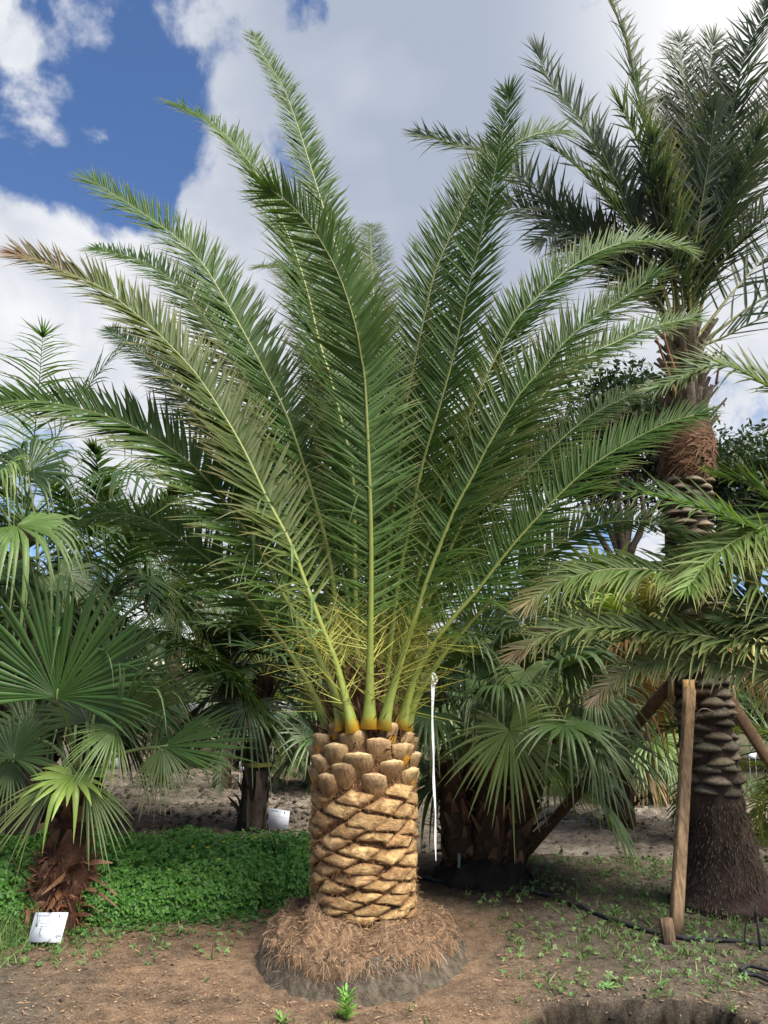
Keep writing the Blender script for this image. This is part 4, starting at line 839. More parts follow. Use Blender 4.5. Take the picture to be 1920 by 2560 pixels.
# ------------------------------------------------------------------ tall braced date palm on the right
TB = np.array([2.62, 6.05, 0.0])
TT = [at(1818, 2262, 6.05) * [1, 1, 0] , at(1790, 2060, 6.05), at(1757, 1760, 6.05), at(1722, 1400, 6.05), at(1716, 1160, 6.05), at(1718, 1000, 6.05), at(1716, 860, 6.05)]
def tall_palm():
    t = thing('date_palm', 'tall date palm with dark scaly trunk held by timber braces, right side', 'palm tree', tuple(TT[0]))
    P = spline(TT, 60); zz = P[:, 2]
    rr = np.interp(zz, [0, .12, .3, .55, .8, 1.0, 1.5, 2.6, 3.2, 3.32, 3.48, 3.62, 3.8, 4.1, 4.45], [.42, .335, .275, .232, .205, .20, .195, .175, .175, .205, .225, .205, .165, .14, .11])
    V, Q, T3 = tube_geo(P, rr, 28, (1, 0, 0)); nz_ = np.array([(.05 if p[2] > 3.2 else .02) * fbm(p[0] * 3, p[1] * 3, 2 + p[2]) for p in V]); V = V + nrm(V - np.repeat(np.concatenate([P, [P[0], P[-1]]]), [28] * 60 + [1, 1], axis=0) + 1e-6) * nz_[:, None]
    C = jitter((.058, .042, .034), .25, len(V)); hz = V[:, 2:3]
    fib = np.clip((hz - 3.2) / .08, 0, 1) * np.clip((3.66 - hz) / .08, 0, 1); C = C * (1 - fib) + jitter((.115, .066, .042), .3, len(V)) * fib
    tr = MB().add(V, Q, C, T3).build('trunk', M['bark'], t)
    # scale-like leaf bases up the trunk
    z = .80; row = 0
    while z < 3.2:
        n = 6; i = np.argmin(abs(zz - z)); c = P[i]; r = rr[i]
        for j in range(n):
            th = (j + .5 * (row % 2)) * 2 * math.pi / n + rng.normal(0, .08); er = np.array([math.cos(th), math.sin(th), 0])
            if er[1] > .5: continue
            g = 7; gu = 9; Vv = []; Cc = []; w = rng.uniform(1.05, 1.4) * math.pi / n; hgt = rng.uniform(.08, .115); out = rng.uniform(.026, .056); dzz = rng.normal(0, .014); tl = rng.normal(0, .10)
            base_c = jitter((.052, .043, .034), .2)[0]; pale = jitter((.190, .160, .122), .25)[0]
            for v in range(g):
                vv = v / (g - 1); pr = np.interp(vv, [0, .17, .34, .5, .67, .84, 1], [-.2, .75, 1, .82, .5, .2, -.1])
                for u in range(gu):
                    uu = u / (gu - 1) * 2 - 1; a = th + uu * w; edge = 1 - abs(uu) ** 2
                    rad = r - .010 + (out + .010) * edge * pr + rng.normal(0, .0025)
                    Vv.append((c[0] + rad * math.cos(a), c[1] + rad * math.sin(a), c[2] + dzz + tl * uu * .1 + (vv - .3) * hgt * (.12 + .88 * edge)))
                    k_ = min(1, max(0, (vv - .22) / .2)) * min(1, max(0, (1.05 - vv) / .5)); Cc.append(base_c + (pale - base_c) * k_ * edge ** .5 * rng.uniform(.7, 1.1))  # pale upper face and dark underside painted in, as if lit from above
            idx = np.arange(g * gu).reshape(g, gu); Qq = np.stack([idx[:-1, :-1], idx[:-1, 1:], idx[1:, 1:], idx[1:, :-1]], -1).reshape(-1, 4)
            MB().add(Vv, Qq, np.clip(np.array(Cc), .02, .5)).build('leaf_scale', M['bark'], tr)
        z += rng.uniform(.066, .078); row += 1
    # short roots on the flare
    k = 1500; th = rng.uniform(math.pi * .85, math.pi * 2.15, k); z = rng.random(k) ** 1.4 * .75; r = np.interp(z, [0, .12, .3, .55, .8], [.42, .335, .275, .232, .205]); cx = np.interp(z, zz[:25], P[:25, 0])
    b = np.stack([cx + r * np.cos(th), TT[0][1] + r * np.sin(th), z], 1); d = np.stack([np.cos(th), np.sin(th), -1.1 + 0 * th], 1) + rng.normal(0, .3, (k, 3))
    V, C = leaflets(b, d, np.stack([np.cos(th), np.sin(th), 0 * th], 1), rng.uniform(.012, .04, k), rng.uniform(.004, .009, k), np.zeros(k), np.full((k, 1, 1), .7), jitter((.065, .048, .038), .3, k), jitter((.12, .085, .06), .3, k), st=np.array([0, .5, 1]), wp=np.array([1, .9, .4])); pack(V, C).build('root_fibre', M['straw'], tr, kind='stuff')
    # cut boots above the fibre bulge
    for k in range(100):
        z = 3.60 + .0085 * k; th = k * 2.39996; i = np.argmin(abs(zz - z)); c = P[i]; r = rr[i]; er = np.array([math.cos(th), math.sin(th), 0])
        if er[1] > .6: continue
        V, C = leaflets((c + er * r * .85)[None], nrm(Z + er * rng.uniform(.35, 1.0))[None], er[None], np.array([rng.uniform(.12, .30)]), np.array([rng.uniform(.06, .10)]), np.zeros(1), np.full((1, 1, 1), -.5), jitter((.115, .098, .078), .25, 1), jitter((.24, .21, .16), .25, 1), st=np.array([0, .3, .6, .9, 1]), wp=np.array([1.1, 1, .85, .7, .6]))
        pack(V, C).build('cut_leaf_base', M['stub'], tr)
    k = 900; th = rng.uniform(0, 6.28, k); z = rng.uniform(3.24, 3.66, k); r = np.interp(z, [3.2, 3.32, 3.48, 3.62], [.175, .215, .235, .205]) * rng.uniform(.95, 1.02, k); cx = np.interp(z, zz, P[:, 0])
    b = np.stack([cx + r * np.cos(th), 6.05 + r * np.sin(th), z], 1); d = np.stack([-np.sin(th), np.cos(th), rng.normal(.3, .5, k)], 1) * rng.choice([-1, 1], k)[:, None]
    V, C = leaflets(b, d, np.stack([np.cos(th), np.sin(th), 0 * th], 1), rng.uniform(.05, .12, k), rng.uniform(.006, .02, k), rng.uniform(0, .6, k), np.zeros((k, 1, 1)), jitter((.11, .062, .040), .35, k), jitter((.18, .11, .072), .35, k)); pack(V, C).build('fibre_sheath', M['straw'], tr, kind='stuff')
    # rusty old flower stalks
    for (a, b, c) in (((1690, 985), (1660, 900), (1640, 840)), ((1700, 960), (1672, 880), (1650, 800)), ((1790, 960), (1800, 900), (1806, 860))):
        pts = spline([at(*a, 5.85), at(*b, 5.75), at(*c, 5.7)], 10); V, Q, T3 = tube_geo(pts, np.linspace(.022, .012, 10), 6, flat=.5); MB().add(V, Q, jitter((.20, .085, .038), .15, len(V)), T3).build('flower_stalk', M['rachis'], t)
    C0 = (1482, 745)
    T = [([C0, (1440,690),(1380,605),(1300,535),(1220,470),(1130,385),(1060,335),(985,312),(907,292)], 6.5, dict(L=.36)),
         ([C0, (1430,685),(1350,600),(1260,520),(1180,470),(1085,440)], 6.2, dict(L=.40)),
         ([C0, (1450,680),(1410,560),(1355,440),(1305,350),(1255,265),(1190,180),(1163,118)], 5.8, dict(L=.38)),
         ([C0, (1440,650),(1380,520),(1310,430),(1250,365),(1198,322)], 5.6, dict(L=.34)),
         ([C0, (1470,700),(1450,550),(1415,360),(1395,280),(1370,170),(1350,85),(1318,-5)], 6.0, dict(L=.36)),
         ([C0, (1485,720),(1485,600),(1482,400),(1480,250),(1474,140),(1468,85)], 6.8, dict(L=.40)),
         ([C0, (1500,700),(1530,520),(1560,350),(1590,200),(1612,115),(1660,10)], 5.9, dict(L=.42)),
         ([C0, (1510,680),(1560,500),(1615,340),(1660,240),(1720,150)], 6.1, dict(L=.40)),
         ([C0, (1512,725),(1580,635),(1659,550),(1740,480)], 6.3, dict(L=.40, sp=.05)),
         ([C0, (1512,745),(1590,685),(1680,620),(1760,570)], 5.9, dict(L=.42, sp=.055)),
         ([C0, (1490,760),(1560,730),(1640,690),(1740,660)], 5.6, dict(L=.40, sp=.06)),
         ([C0, (1475,650),(1440,500),(1420,400),(1408,300)], 5.6, dict(L=.40)),
         ([C0, (1490,640),(1510,480),(1530,350),(1545,240)], 5.5, dict(L=.42)),
         ([C0, (1478,640),(1465,480),(1452,330),(1440,220)], 6.6, dict(L=.40)),
         ([C0, (1460,640),(1415,520),(1370,430),(1320,330)], 6.7, dict(L=.40)),
         ([C0, (1495,650),(1525,520),(1570,400),(1620,300)], 6.8, dict(L=.40)),
         ([C0, (1450,700),(1400,640),(1330,580),(1250,545)], 6.7, dict(L=.36))]
    T += [([C0, (1455,640),(1430,520),(1400,400),(1375,300),(1340,230)], 5.7, dict(L=.40)), ([C0, (1500,640),(1545,500),(1600,380),(1640,290)], 5.6, dict(L=.42)), ([C0, (1485,640),(1500,500),(1520,330),(1530,180),(1540,90)], 6.2, dict(L=.42)), ([C0, (1440,680),(1390,610),(1320,540),(1240,500),(1170,520)], 5.9, dict(L=.38)), ([C0, (1490,690),(1540,600),(1600,520),(1680,440)], 5.7, dict(L=.42))]
    for P_, y1, o in T:
        an = math.atan2(y1 - 6.05, P_[-1][0] - P_[0][0]); P_[0] = (C0[0] + 28 * math.cos(an) + rng.normal(0, 5), C0[1] + rng.uniform(-10, 45))
        pts = spline(picks(P_, 6.05 + .10 * math.sin(an), y1), 34); r = pts[-1] - pts[0]; r[2] = 0
        if np.linalg.norm(r) < .2: r = np.array([0.2, y1 - 6.05, 0])
        roll = auto_roll(r, 1.1) + rng.normal(0, .2); Tn, S, N = frame(pts, r, roll)
        V, Q, C, T3 = rachis_geo(pts, .020, .003, .018, clow=(.22, .21, .05), chigh=(.12, .135, .06), ref=S, flat=.7); fr = MB().add(V, Q, C, T3).build('frond', M['rachis'], t)
        V, C = frond_leaflets(pts, r, roll, o['L'] * 1.3, .026, o.get('sp', .020), .18, lift=.25, a0=54, a1=40, droop=.03, green=(.036, .062, .046), tipg=(.048, .074, .055), messy=1.7)
        pack(V, C).build('foliage', M['leaf'], fr, kind='stuff')
    return t
tall_palm()

# timber braces of that palm: every timber and block is a thing of its own
def timber(name, label, a, b, w, h, c, up=(0, -1, 0), cat='timber brace', dark=None, sub=10):
    a = np.asarray(a, float); b = np.asarray(b, float); V, Q = beam_geo(a, b, w, h, up, sub=sub)
    s = np.clip((V - a) @ (b - a) / np.dot(b - a, b - a), 0, 1)[:, None]; C = jitter(c, .08, len(V))
    if dark is not None: C = C + (np.asarray(dark) - C) * np.clip((.14 - s) / .14, 0, 1)
    base = np.array([a[0], a[1], 0]); o = MB().add(V - base, Q, C).build(name, M['wood'], smooth=False, label=label, category=cat); o.location = base; return o
foot = on_ground(1688, 2336)
timber('brace_post', 'weathered upright timber post leaning against the braced palm trunk', foot + [0, 0, -.02], at(1724, 1722, 5.80), .078, .05, (.36, .245, .145), up=(.25, -1, 0), dark=(.12, .085, .055))
timber('brace_pole', 'dark diagonal timber brace running down left behind the wooden post', on_ground(1316, 2130), at(1676, 1712, 6.12), .085, .05, (.115, .072, .048))
timber('brace_pole', 'short diagonal timber brace going down right from the braced trunk', [4.35, 8.0, 0], at(1822, 1748, 6.15), .085, .05, (.27, .175, .115))
timber('wood_block', 'pale new wood block behind the top of the upright post', at(1725, 1775, 5.845), at(1720, 1699, 5.835), .085, .035, (.52, .335, .16), cat='wood block', sub=2)
timber('wood_block', 'pale wood block strapped to the left side of the braced trunk', at(1677, 1756, 6.0), at(1678, 1693, 6.0), .026, .075, (.42, .29, .14), cat='wood block', sub=2)
timber('wood_block', 'pale wood block strapped to the right side of the braced trunk', at(1811, 1786, 5.98), at(1811, 1722, 5.98), .036, .08, (.46, .31, .14), cat='wood block', sub=2)
g = on_ground(1674, 2360); timber('stake', 'short dark wooden stake driven in at the foot of the post', g + [0, 0, -.03], g + [-.01, .01, .145], .075, .045, (.075, .055, .042), cat='stake', sub=3)
g = on_ground(1300, 2128); timber('stake', 'tiny cut stake at the foot of the dark diagonal brace', g, g + [0, 0, .07], .06, .05, (.20, .14, .09), cat='stake', sub=2)
def wire():
    mb = MB(); pts = spline([at(1738, 1800, 5.83), at(1748, 1776, 5.80), at(1766, 1772, 5.80), at(1785, 1782, 5.82), at(1797, 1797, 5.9)], 18); V, Q, T3 = tube_geo(pts, .0035, 5); mb.add(V, Q, (.30, .27, .22), T3)
    mb.build('wire_loop', M['plain'], label='thin grey wire looped over the scaly braced trunk', category='wire')
wire()

# ------------------------------------------------------------------ date palm standing off the right edge, its fronds reaching in
def right_palm():
    base = np.array([3.25, 5.0, 0]); top = np.array([3.2, 5.0, 2.15])
    t = thing('date_palm', 'date palm with browning frond tips reaching in from the right edge', 'palm tree', tuple(base))
    shaggy_trunk(t, [base - [0, 0, .03], base + [0, 0, .7], base + [0, 0, 1.4], top], [.3, .24, .22, .2], M['bark'], 40, (.09, .06, .045), (.2, .13, .09))
    def px(P): return [(a / VW, b / VW) for a, b in P]
    T = [(px([(2020,1060),(1917,966),(1874,940),(1831,919),(1787,912),(1744,922),(1700,945),(1648,968)]), 4.9, dict(L=.36, green=(.05,.085,.04))),
         (px([(2030,1400),(1960,1360),(1874,1318),(1816,1295),(1758,1272),(1700,1255),(1642,1240),(1564,1229),(1490,1222)]), 4.9, dict(L=.36, green=(.042,.088,.032))),
         (px([(2000,1290),(1920,1311),(1874,1334),(1831,1356),(1775,1397),(1741,1438),(1719,1470)]), 4.6, dict(L=.34, green=(.075,.13,.04), tipg=(.15,.19,.07), droop=.3)),
         (px([(2010,1480),(1920,1466),(1823,1442),(1711,1429),(1636,1425),(1562,1421),(1506,1425),(1449,1436),(1393,1459),(1322,1504)]), 4.8, dict(L=.32, green=(.06,.10,.034), brown=.15, droop=.25, browncol=(.20,.16,.085))),
         (px([(2010,1620),(1920,1610),(1823,1600),(1711,1583),(1636,1577),(1562,1569),(1487,1566),(1412,1572),(1350,1596),(1300,1630)]), 4.7, dict(L=.32, green=(.055,.085,.035), brown=.17, droop=.12, browncol=(.12,.09,.055))),
         (px([(2010,1700),(1920,1680),(1823,1660),(1748,1650),(1674,1650),(1599,1662),(1543,1695),(1487,1745)]), 4.8, dict(L=.20, green=(.05,.075,.033), brown=.2, droop=.12, browncol=(.11,.082,.05))),
         (px([(2030,1560),(1920,1530),(1850,1500),(1780,1490),(1700,1500)]), 5.3, dict(L=.34, green=(.035,.065,.035))),
         (px([(2030,1330),(1940,1260),(1880,1215),(1800,1190)]), 5.4, dict(L=.36, green=(.04,.08,.035))),
         (px([(2030,1500),(1950,1420),(1890,1390),(1800,1370),(1700,1372)]), 5.2, dict(L=.34, green=(.05,.095,.035))),
         (px([(2040,1640),(1950,1590),(1880,1560),(1800,1545)]), 5.0, dict(L=.28, green=(.04,.07,.03))),
         (px([(2040,1600),(1960,1560),(1880,1560),(1780,1580),(1690,1620)]), 5.1, dict(L=.34, green=(.045,.08,.03)))]
    for P_, y1, o in T:
        pts = spline(np.concatenate([[top], picks(P_, 5.0, y1)]), 32); r = np.array([-1, .1, 0])
        roll = auto_roll(r, .75) + rng.normal(0, .15); Tn, S, N = frame(pts, r, roll)
        V, Q, C, T3 = rachis_geo(pts, .016, .003, .01, clow=(.22, .23, .06), chigh=(.19, .18, .06), ref=S, flat=.75)
        if o.get('brown'): s = np.repeat(np.linspace(0, 1, 32), 8); s = np.concatenate([s, [0, 1]])[:, None]; C = C + (np.array(o['browncol']) * .8 - C) * np.clip((s - .4) * 3, 0, 1)
        fr = MB().add(V, Q, C, T3).build('frond', M['rachis'], t)
        V, C = frond_leaflets(pts, r, roll, o['L'] * 1.15, .022, .0155, .16, lift=.25, a0=58, a1=36, droop=o.get('droop', .10), green=np.array(o['green']) * 1.25, tipg=o.get('tipg'), brown=o.get('brown', 0), browncol=o.get('browncol', (.2, .13, .08)), messy=1.4)
        pack(V, C).build('foliage', M['leaf'], fr, kind='stuff')
    for k in range(9):
        a = math.radians(-70 + k * 22); e = math.radians(rng.uniform(15, 70)); p = top.copy(); pts = [p.copy()]
        for i in range(12):
            q = e - (i / 12) ** 1.2 * math.radians(65); p = p + np.array([math.cos(a) * math.cos(q), math.sin(a) * math.cos(q), math.sin(q)]) * .16; pts.append(p.copy())
        pts = spline(np.array(pts), 24); r = np.array([math.cos(a), math.sin(a), 0]); V, Q, C, T3 = rachis_geo(pts, .016, .003, .01, clow=(.22, .23, .06), chigh=(.19, .18, .06)); fr = MB().add(V, Q, C, T3).build('frond', M['rachis'], t)
        V, C = frond_leaflets(pts, r, rng.normal(0, .2), .36, .022, .022, .16, lift=.25, a0=58, a1=36, droop=.12, green=(.055, .10, .04), messy=1.3); pack(V, C).build('foliage', M['leaf'], fr, kind='stuff')
right_palm()

# ------------------------------------------------------------------ clumping fan palm right of the trunk
def clump_palm():
    base = np.array([.83, 6.85, 0]); t = thing('fan_palm', 'bushy multi-stem fan palm with dark shaggy base right of the ribbon', 'palm tree', tuple(base))
    def v(x, y, Y): return at(x * VW, y * VW, Y)
    stems = [(-.17, -.02, -.10), (.02, -.10, .06), (.19, .0, .26), (-.05, .14, -.05), (.12, .15, .15)]; tops = []
    for dx, dy, ln in stems:
        b = base + [dx, dy, .02]; tp = b + [ln, .05, rng.uniform(.85, 1.15)]; tops.append(tp)
        shaggy_trunk(t, [b, b + (tp - b) * .3, b + (tp - b) * .7, tp], [.145, .15, .12, .07], M['bark'], 62, (.095, .060, .038), (.21, .12, .062), long=(.10, .26), spread=.30, wide=.04)
    V, Q, T3 = tube_geo([base + [.0, 0, z] for z in (-.05, .06, .14, .2)], [.44, .38, .33, .22], 26); V = V + rng.normal(0, .018, V.shape); MB().add(V, Q, jitter((.024, .021, .018), .25, len(V)), T3).build('root_ball', M['soil'], t)
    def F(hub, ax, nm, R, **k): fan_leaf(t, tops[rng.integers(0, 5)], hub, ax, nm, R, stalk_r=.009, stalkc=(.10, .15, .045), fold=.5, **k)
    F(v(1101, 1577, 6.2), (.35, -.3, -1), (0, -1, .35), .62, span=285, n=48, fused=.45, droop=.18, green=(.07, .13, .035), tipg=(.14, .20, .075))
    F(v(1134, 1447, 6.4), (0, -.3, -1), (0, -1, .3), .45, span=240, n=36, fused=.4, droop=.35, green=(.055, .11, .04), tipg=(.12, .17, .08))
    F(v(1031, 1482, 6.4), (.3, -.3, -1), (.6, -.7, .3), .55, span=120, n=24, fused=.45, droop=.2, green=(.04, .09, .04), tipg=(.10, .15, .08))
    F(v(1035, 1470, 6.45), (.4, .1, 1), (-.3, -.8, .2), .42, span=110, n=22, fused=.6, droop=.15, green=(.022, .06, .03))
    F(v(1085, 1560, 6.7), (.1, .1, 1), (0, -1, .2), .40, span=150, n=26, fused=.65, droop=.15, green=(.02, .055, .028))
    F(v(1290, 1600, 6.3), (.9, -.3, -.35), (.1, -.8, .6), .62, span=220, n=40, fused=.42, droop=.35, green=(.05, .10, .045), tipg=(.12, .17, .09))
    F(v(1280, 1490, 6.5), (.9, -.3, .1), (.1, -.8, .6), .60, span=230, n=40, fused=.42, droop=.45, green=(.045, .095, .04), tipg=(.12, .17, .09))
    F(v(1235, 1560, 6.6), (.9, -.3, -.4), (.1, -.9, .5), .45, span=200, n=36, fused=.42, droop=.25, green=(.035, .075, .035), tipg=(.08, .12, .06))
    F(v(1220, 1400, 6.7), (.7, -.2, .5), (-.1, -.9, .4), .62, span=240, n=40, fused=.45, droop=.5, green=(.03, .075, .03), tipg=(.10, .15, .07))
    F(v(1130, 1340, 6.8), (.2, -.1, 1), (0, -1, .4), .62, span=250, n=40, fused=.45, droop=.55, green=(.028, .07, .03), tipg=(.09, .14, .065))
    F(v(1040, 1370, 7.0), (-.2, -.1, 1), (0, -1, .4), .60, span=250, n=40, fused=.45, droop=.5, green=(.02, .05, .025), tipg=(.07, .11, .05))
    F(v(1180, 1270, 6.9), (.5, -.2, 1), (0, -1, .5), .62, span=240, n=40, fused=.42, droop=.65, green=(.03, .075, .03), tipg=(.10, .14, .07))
    for k in range(26):
        a = k * 2.39996; u = k / 26; e = math.radians(-30 + 105 * u); d = np.array([math.cos(a) * math.cos(e), math.sin(a) * math.cos(e) * .8, math.sin(e)]); c = np.array([1.05, 6.95, 1.1]); hub = c + d * rng.uniform(.55, .95)
        if hub[1] < 6.6 and abs(hub[0] - .9) < .5 and hub[2] < 1.2: continue
        ax = nrm(d - Z * .4); nm = np.cross(ax, [-math.sin(a), math.cos(a), 0]); nm = nm if nm[2] > 0 else -nm
        F(hub, ax, nm + rng.normal(0, .25, 3), rng.uniform(.5, .68), span=rng.uniform(220, 290), n=36, fused=.45, droop=rng.uniform(.3, .6), green=np.array((.032, .078, .028)) * rng.uniform(.8, 1.3), tipg=(.09, .14, .06))
clump_palm()

# ------------------------------------------------------------------ fan palm with the yellow band, behind the hedge
def banded_palm():
    base = np.array([-1.50, 9.15, 0]); t = fan_palm('fan_palm', 'fan palm with slim grey-brown trunk and yellow-green band behind the hedge', base, 1.72, .17, .115, .78, 22, (.020, .052, .024), tipg=(.05, .085, .04), droop=.25, stalk=.6, el=(-40, 80), bootc=(.085, .07, .06), pale=(.16, .125, .10), nboot=46, spread=.06, segs=34, lean=(.09, 0), long=(.18, .45))
    c = base + [.035, 0, .70]; V, Q, T3 = tube_geo([c + [0, 0, -.022], c + [0, 0, .022]], .178, 22, (1, 0, 0), cap=False); MB().add(V, Q, (.30, .30, .05)).build('band', M['plain'], t)
banded_palm()

# ------------------------------------------------------------------ palms filling the sides and the background
feather_palm('feather_palm', 'arching feather palm with thin drooping leaflets at the left edge', (-4.15, 8.6, 0), 3.4, .12, .07, 2.9, 15, (.035, .075, .030), Ll=.75, W=.024, sp=.055, arch=1.2, lift=.15, droop=.35, messy=1.0, el=(0, 85), s0=.22)
feather_palm('feather_palm', 'dark dense feather palm behind the long left frond', (-3.5, 9.6, 0), 2.7, .14, .1, 2.5, 28, (.022, .050, .020), Ll=.55, W=.045, sp=.04, arch=.9, lift=.2, droop=.25, el=(-10, 75))
feather_palm('feather_palm', 'feather palm with hanging leaflets behind the lower left frond', (-4.1, 15.0, 0), 3.2, .2, .15, 3.4, 22, (.030, .065, .026), Ll=.5, W=.028, sp=.045, arch=1.2, lift=0, droop=.5, el=(-5, 70))
feather_palm('feather_palm', 'dense dark green feather palm filling the left middle', (-3.05, 8.0, 0), 2.0, .14, .1, 2.2, 20, (.026, .058, .022), Ll=.5, W=.034, sp=.04, arch=1.0, lift=.15, droop=.3, el=(-25, 62))
def droop_fan():
    base = np.array([-3.15, 7.0, 0]); t = thing('fan_palm', 'fan palm with long drooping bright leaf strands at the left edge', 'palm tree', tuple(base)); top = base + [0, 0, 2.2]
    shaggy_trunk(t, [base - [0, 0, .03], base + [0, 0, .7], base + [0, 0, 1.5], top], [.17, .14, .12, .1], M['bark'], 40, (.09, .07, .055), (.2, .15, .1))
    def v(x, y, Y): return at(x * VW, y * VW, Y)
    def F(hub, ax, nm, R, **k): fan_leaf(t, top, hub, ax, nm, R, fold=.5, **k)
    F(v(35, 1135, 6.5), (.75, -.35, -.2), (.0, -.55, .85), .88, span=230, n=38, fused=.46, droop=.75, green=(.055, .115, .038), tipg=(.12, .20, .07), ragged=.1)
    F(v(-20, 1060, 6.6), (.4, -.3, .35), (0, -.6, .8), .85, span=220, n=36, fused=.45, droop=.7, green=(.05, .10, .035), tipg=(.12, .19, .07))
    F(v(60, 1020, 7.2), (.3, .3, .8), (0, -.8, .5), .85, span=230, n=36, fused=.45, droop=.6, green=(.02, .05, .022))
    F(v(-10, 1230, 6.9), (.2, -.5, -.6), (0, -.7, .7), .80, span=220, n=34, fused=.45, droop=.5, green=(.03, .07, .028))
    F(v(130, 1240, 7.3), (.7, .1, -.3), (0, -.6, .8), .80, span=230, n=36, fused=.45, droop=.6, green=(.028, .062, .026))
    F(v(100, 1320, 7.4), (.5, 0, -.8), (0, -.8, .6), .80, span=230, n=36, fused=.45, droop=.5, green=(.022, .05, .024))
droop_fan()
fan_palm('fan_palm', 'leafy dark fan palm behind the big left fan leaf', (-3.55, 8.3, 0), 1.6, .16, .12, .85, 22, (.024, .058, .024), droop=.4, stalk=.7, el=(-30, 75), tipg=(.07, .11, .045))
fan_palm('fan_palm', 'bright yellow-green fan palm behind the braced trunk', (2.75, 9.4, 0), 2.0, .17, .13, .85, 24, (.075, .145, .030), tipg=(.16, .22, .06), droop=.5, stalk=.75, el=(-45, 80), dry=.12)
fan_palm('fan_palm', 'fan palm with hanging yellowed leaves left of the braced trunk', (3.3, 8.3, 0), 2.0, .15, .11, .62, 18, (.075, .105, .035), tipg=(.21, .20, .08), droop=.7, stalk=.62, el=(-15, 75), dry=.3)
fan_palm('fan_palm', 'low fan palm with rusty dry skirt across the track', (3.65, 11.6, 0), .85, .22, .16, .75, 22, (.04, .085, .03), droop=.4, stalk=.6, el=(-60, 75), dry=.2)
feather_palm('feather_palm', 'bluish young feather palm behind the braced trunk at the right edge', (4.25, 8.6, 0), .9, .14, .1, 1.7, 18, (.045, .085, .05), Ll=.32, W=.018, sp=.03, arch=1.2, droop=.15, el=(-5, 75))
feather_palm('feather_palm', 'bright drooping feather palm low at the right edge', (4.35, 7.9, 0), .55, .12, .1, 1.35, 16, (.10, .15, .035), tipg=(.18, .20, .06), Ll=.36, W=.018, sp=.03, arch=1.6, droop=.35, el=(0, 75))
feather_palm('feather_palm', 'silvery small feather palm in front of the tan shed', (-2.55, 12.6, 0), .7, .16, .12, 1.7, 20, (.060, .090, .062), Ll=.34, W=.016, sp=.032, arch=1.1, droop=.1, el=(0, 80))
feather_palm('feather_palm', 'small feather palm right of the banded trunk', (-1.15, 13.6, 0), .9, .18, .14, 1.6, 20, (.045, .08, .04), Ll=.34, W=.018, sp=.034, arch=1.1, droop=.12, el=(-10, 78), bootc=(.12, .08, .05))
fan_palm('fan_palm', 'dark fan palm with brown hanging stubs right of the banded trunk', (-.72, 12.6, 0), .85, .26, .2, .75, 20, (.022, .055, .024), droop=.4, stalk=.6, el=(-50, 75), bootc=(.12, .08, .045), pale=(.2, .13, .07), nboot=60, spread=.4)

# a nursery row far across the track: copies of two palms
proto_a = feather_palm('feather_palm', 'nursery row feather palm far behind the banded palm', (-6.5, 18.5, 0), 1.6, .2, .16, 2.4, 22, (.034, .068, .030), Ll=.42, W=.03, sp=.06, arch=1.0, droop=.15, el=(-15, 80), segs=16, group='nursery row palms')
proto_b = fan_palm('fan_palm', 'nursery row fan palm far behind the clumping palm', (1.2, 15.2, 0), 1.3, .22, .17, .95, 22, (.026, .060, .026), droop=.4, stalk=.8, el=(-40, 80), segs=24, nboot=24, group='nursery row palms', tipg=(.06, .10, .045))
ROW = [('a', -9.5, 21, 1.2, 'leftmost feather palm of the far nursery row'), ('a', -3.4, 22, 1.25, 'nursery row feather palm behind the parked trailer'), ('b', -5.2, 24, 1.4, 'nursery row fan palm behind the tan shed end'),
       ('a', -.6, 19, 1.15, 'nursery row feather palm straight behind the pineapple-cut trunk'), ('a', 2.6, 18, 1.2, 'nursery row feather palm behind the dark diagonal brace'), ('b', 5.2, 16.5, 1.2, 'nursery row fan palm behind the tilted sign at right'),
       ('a', 4.6, 21, 1.4, 'nursery row feather palm behind the rusty-skirted fan palm'), ('a', 7.8, 19, 1.3, 'nursery row feather palm behind the braced trunk'), ('b', 8.4, 15.5, 1.2, 'rightmost fan palm of the far nursery row'),
       ('b', -1.9, 26, 1.6, 'tallest fan palm of the far nursery row'), ('a', 1.0, 27, 1.7, 'tallest feather palm of the far nursery row'), ('b', 6.6, 26, 1.6, 'nursery row fan palm farthest back on the right')]
for i, (k, x, y, s, lab) in enumerate(ROW):
    o = copy_tree(proto_a if k == 'a' else proto_b); o.location = (x, y, 0); o.rotation_euler = (0, 0, i * 1.3); o.scale = (s, s, s); o['label'] = lab

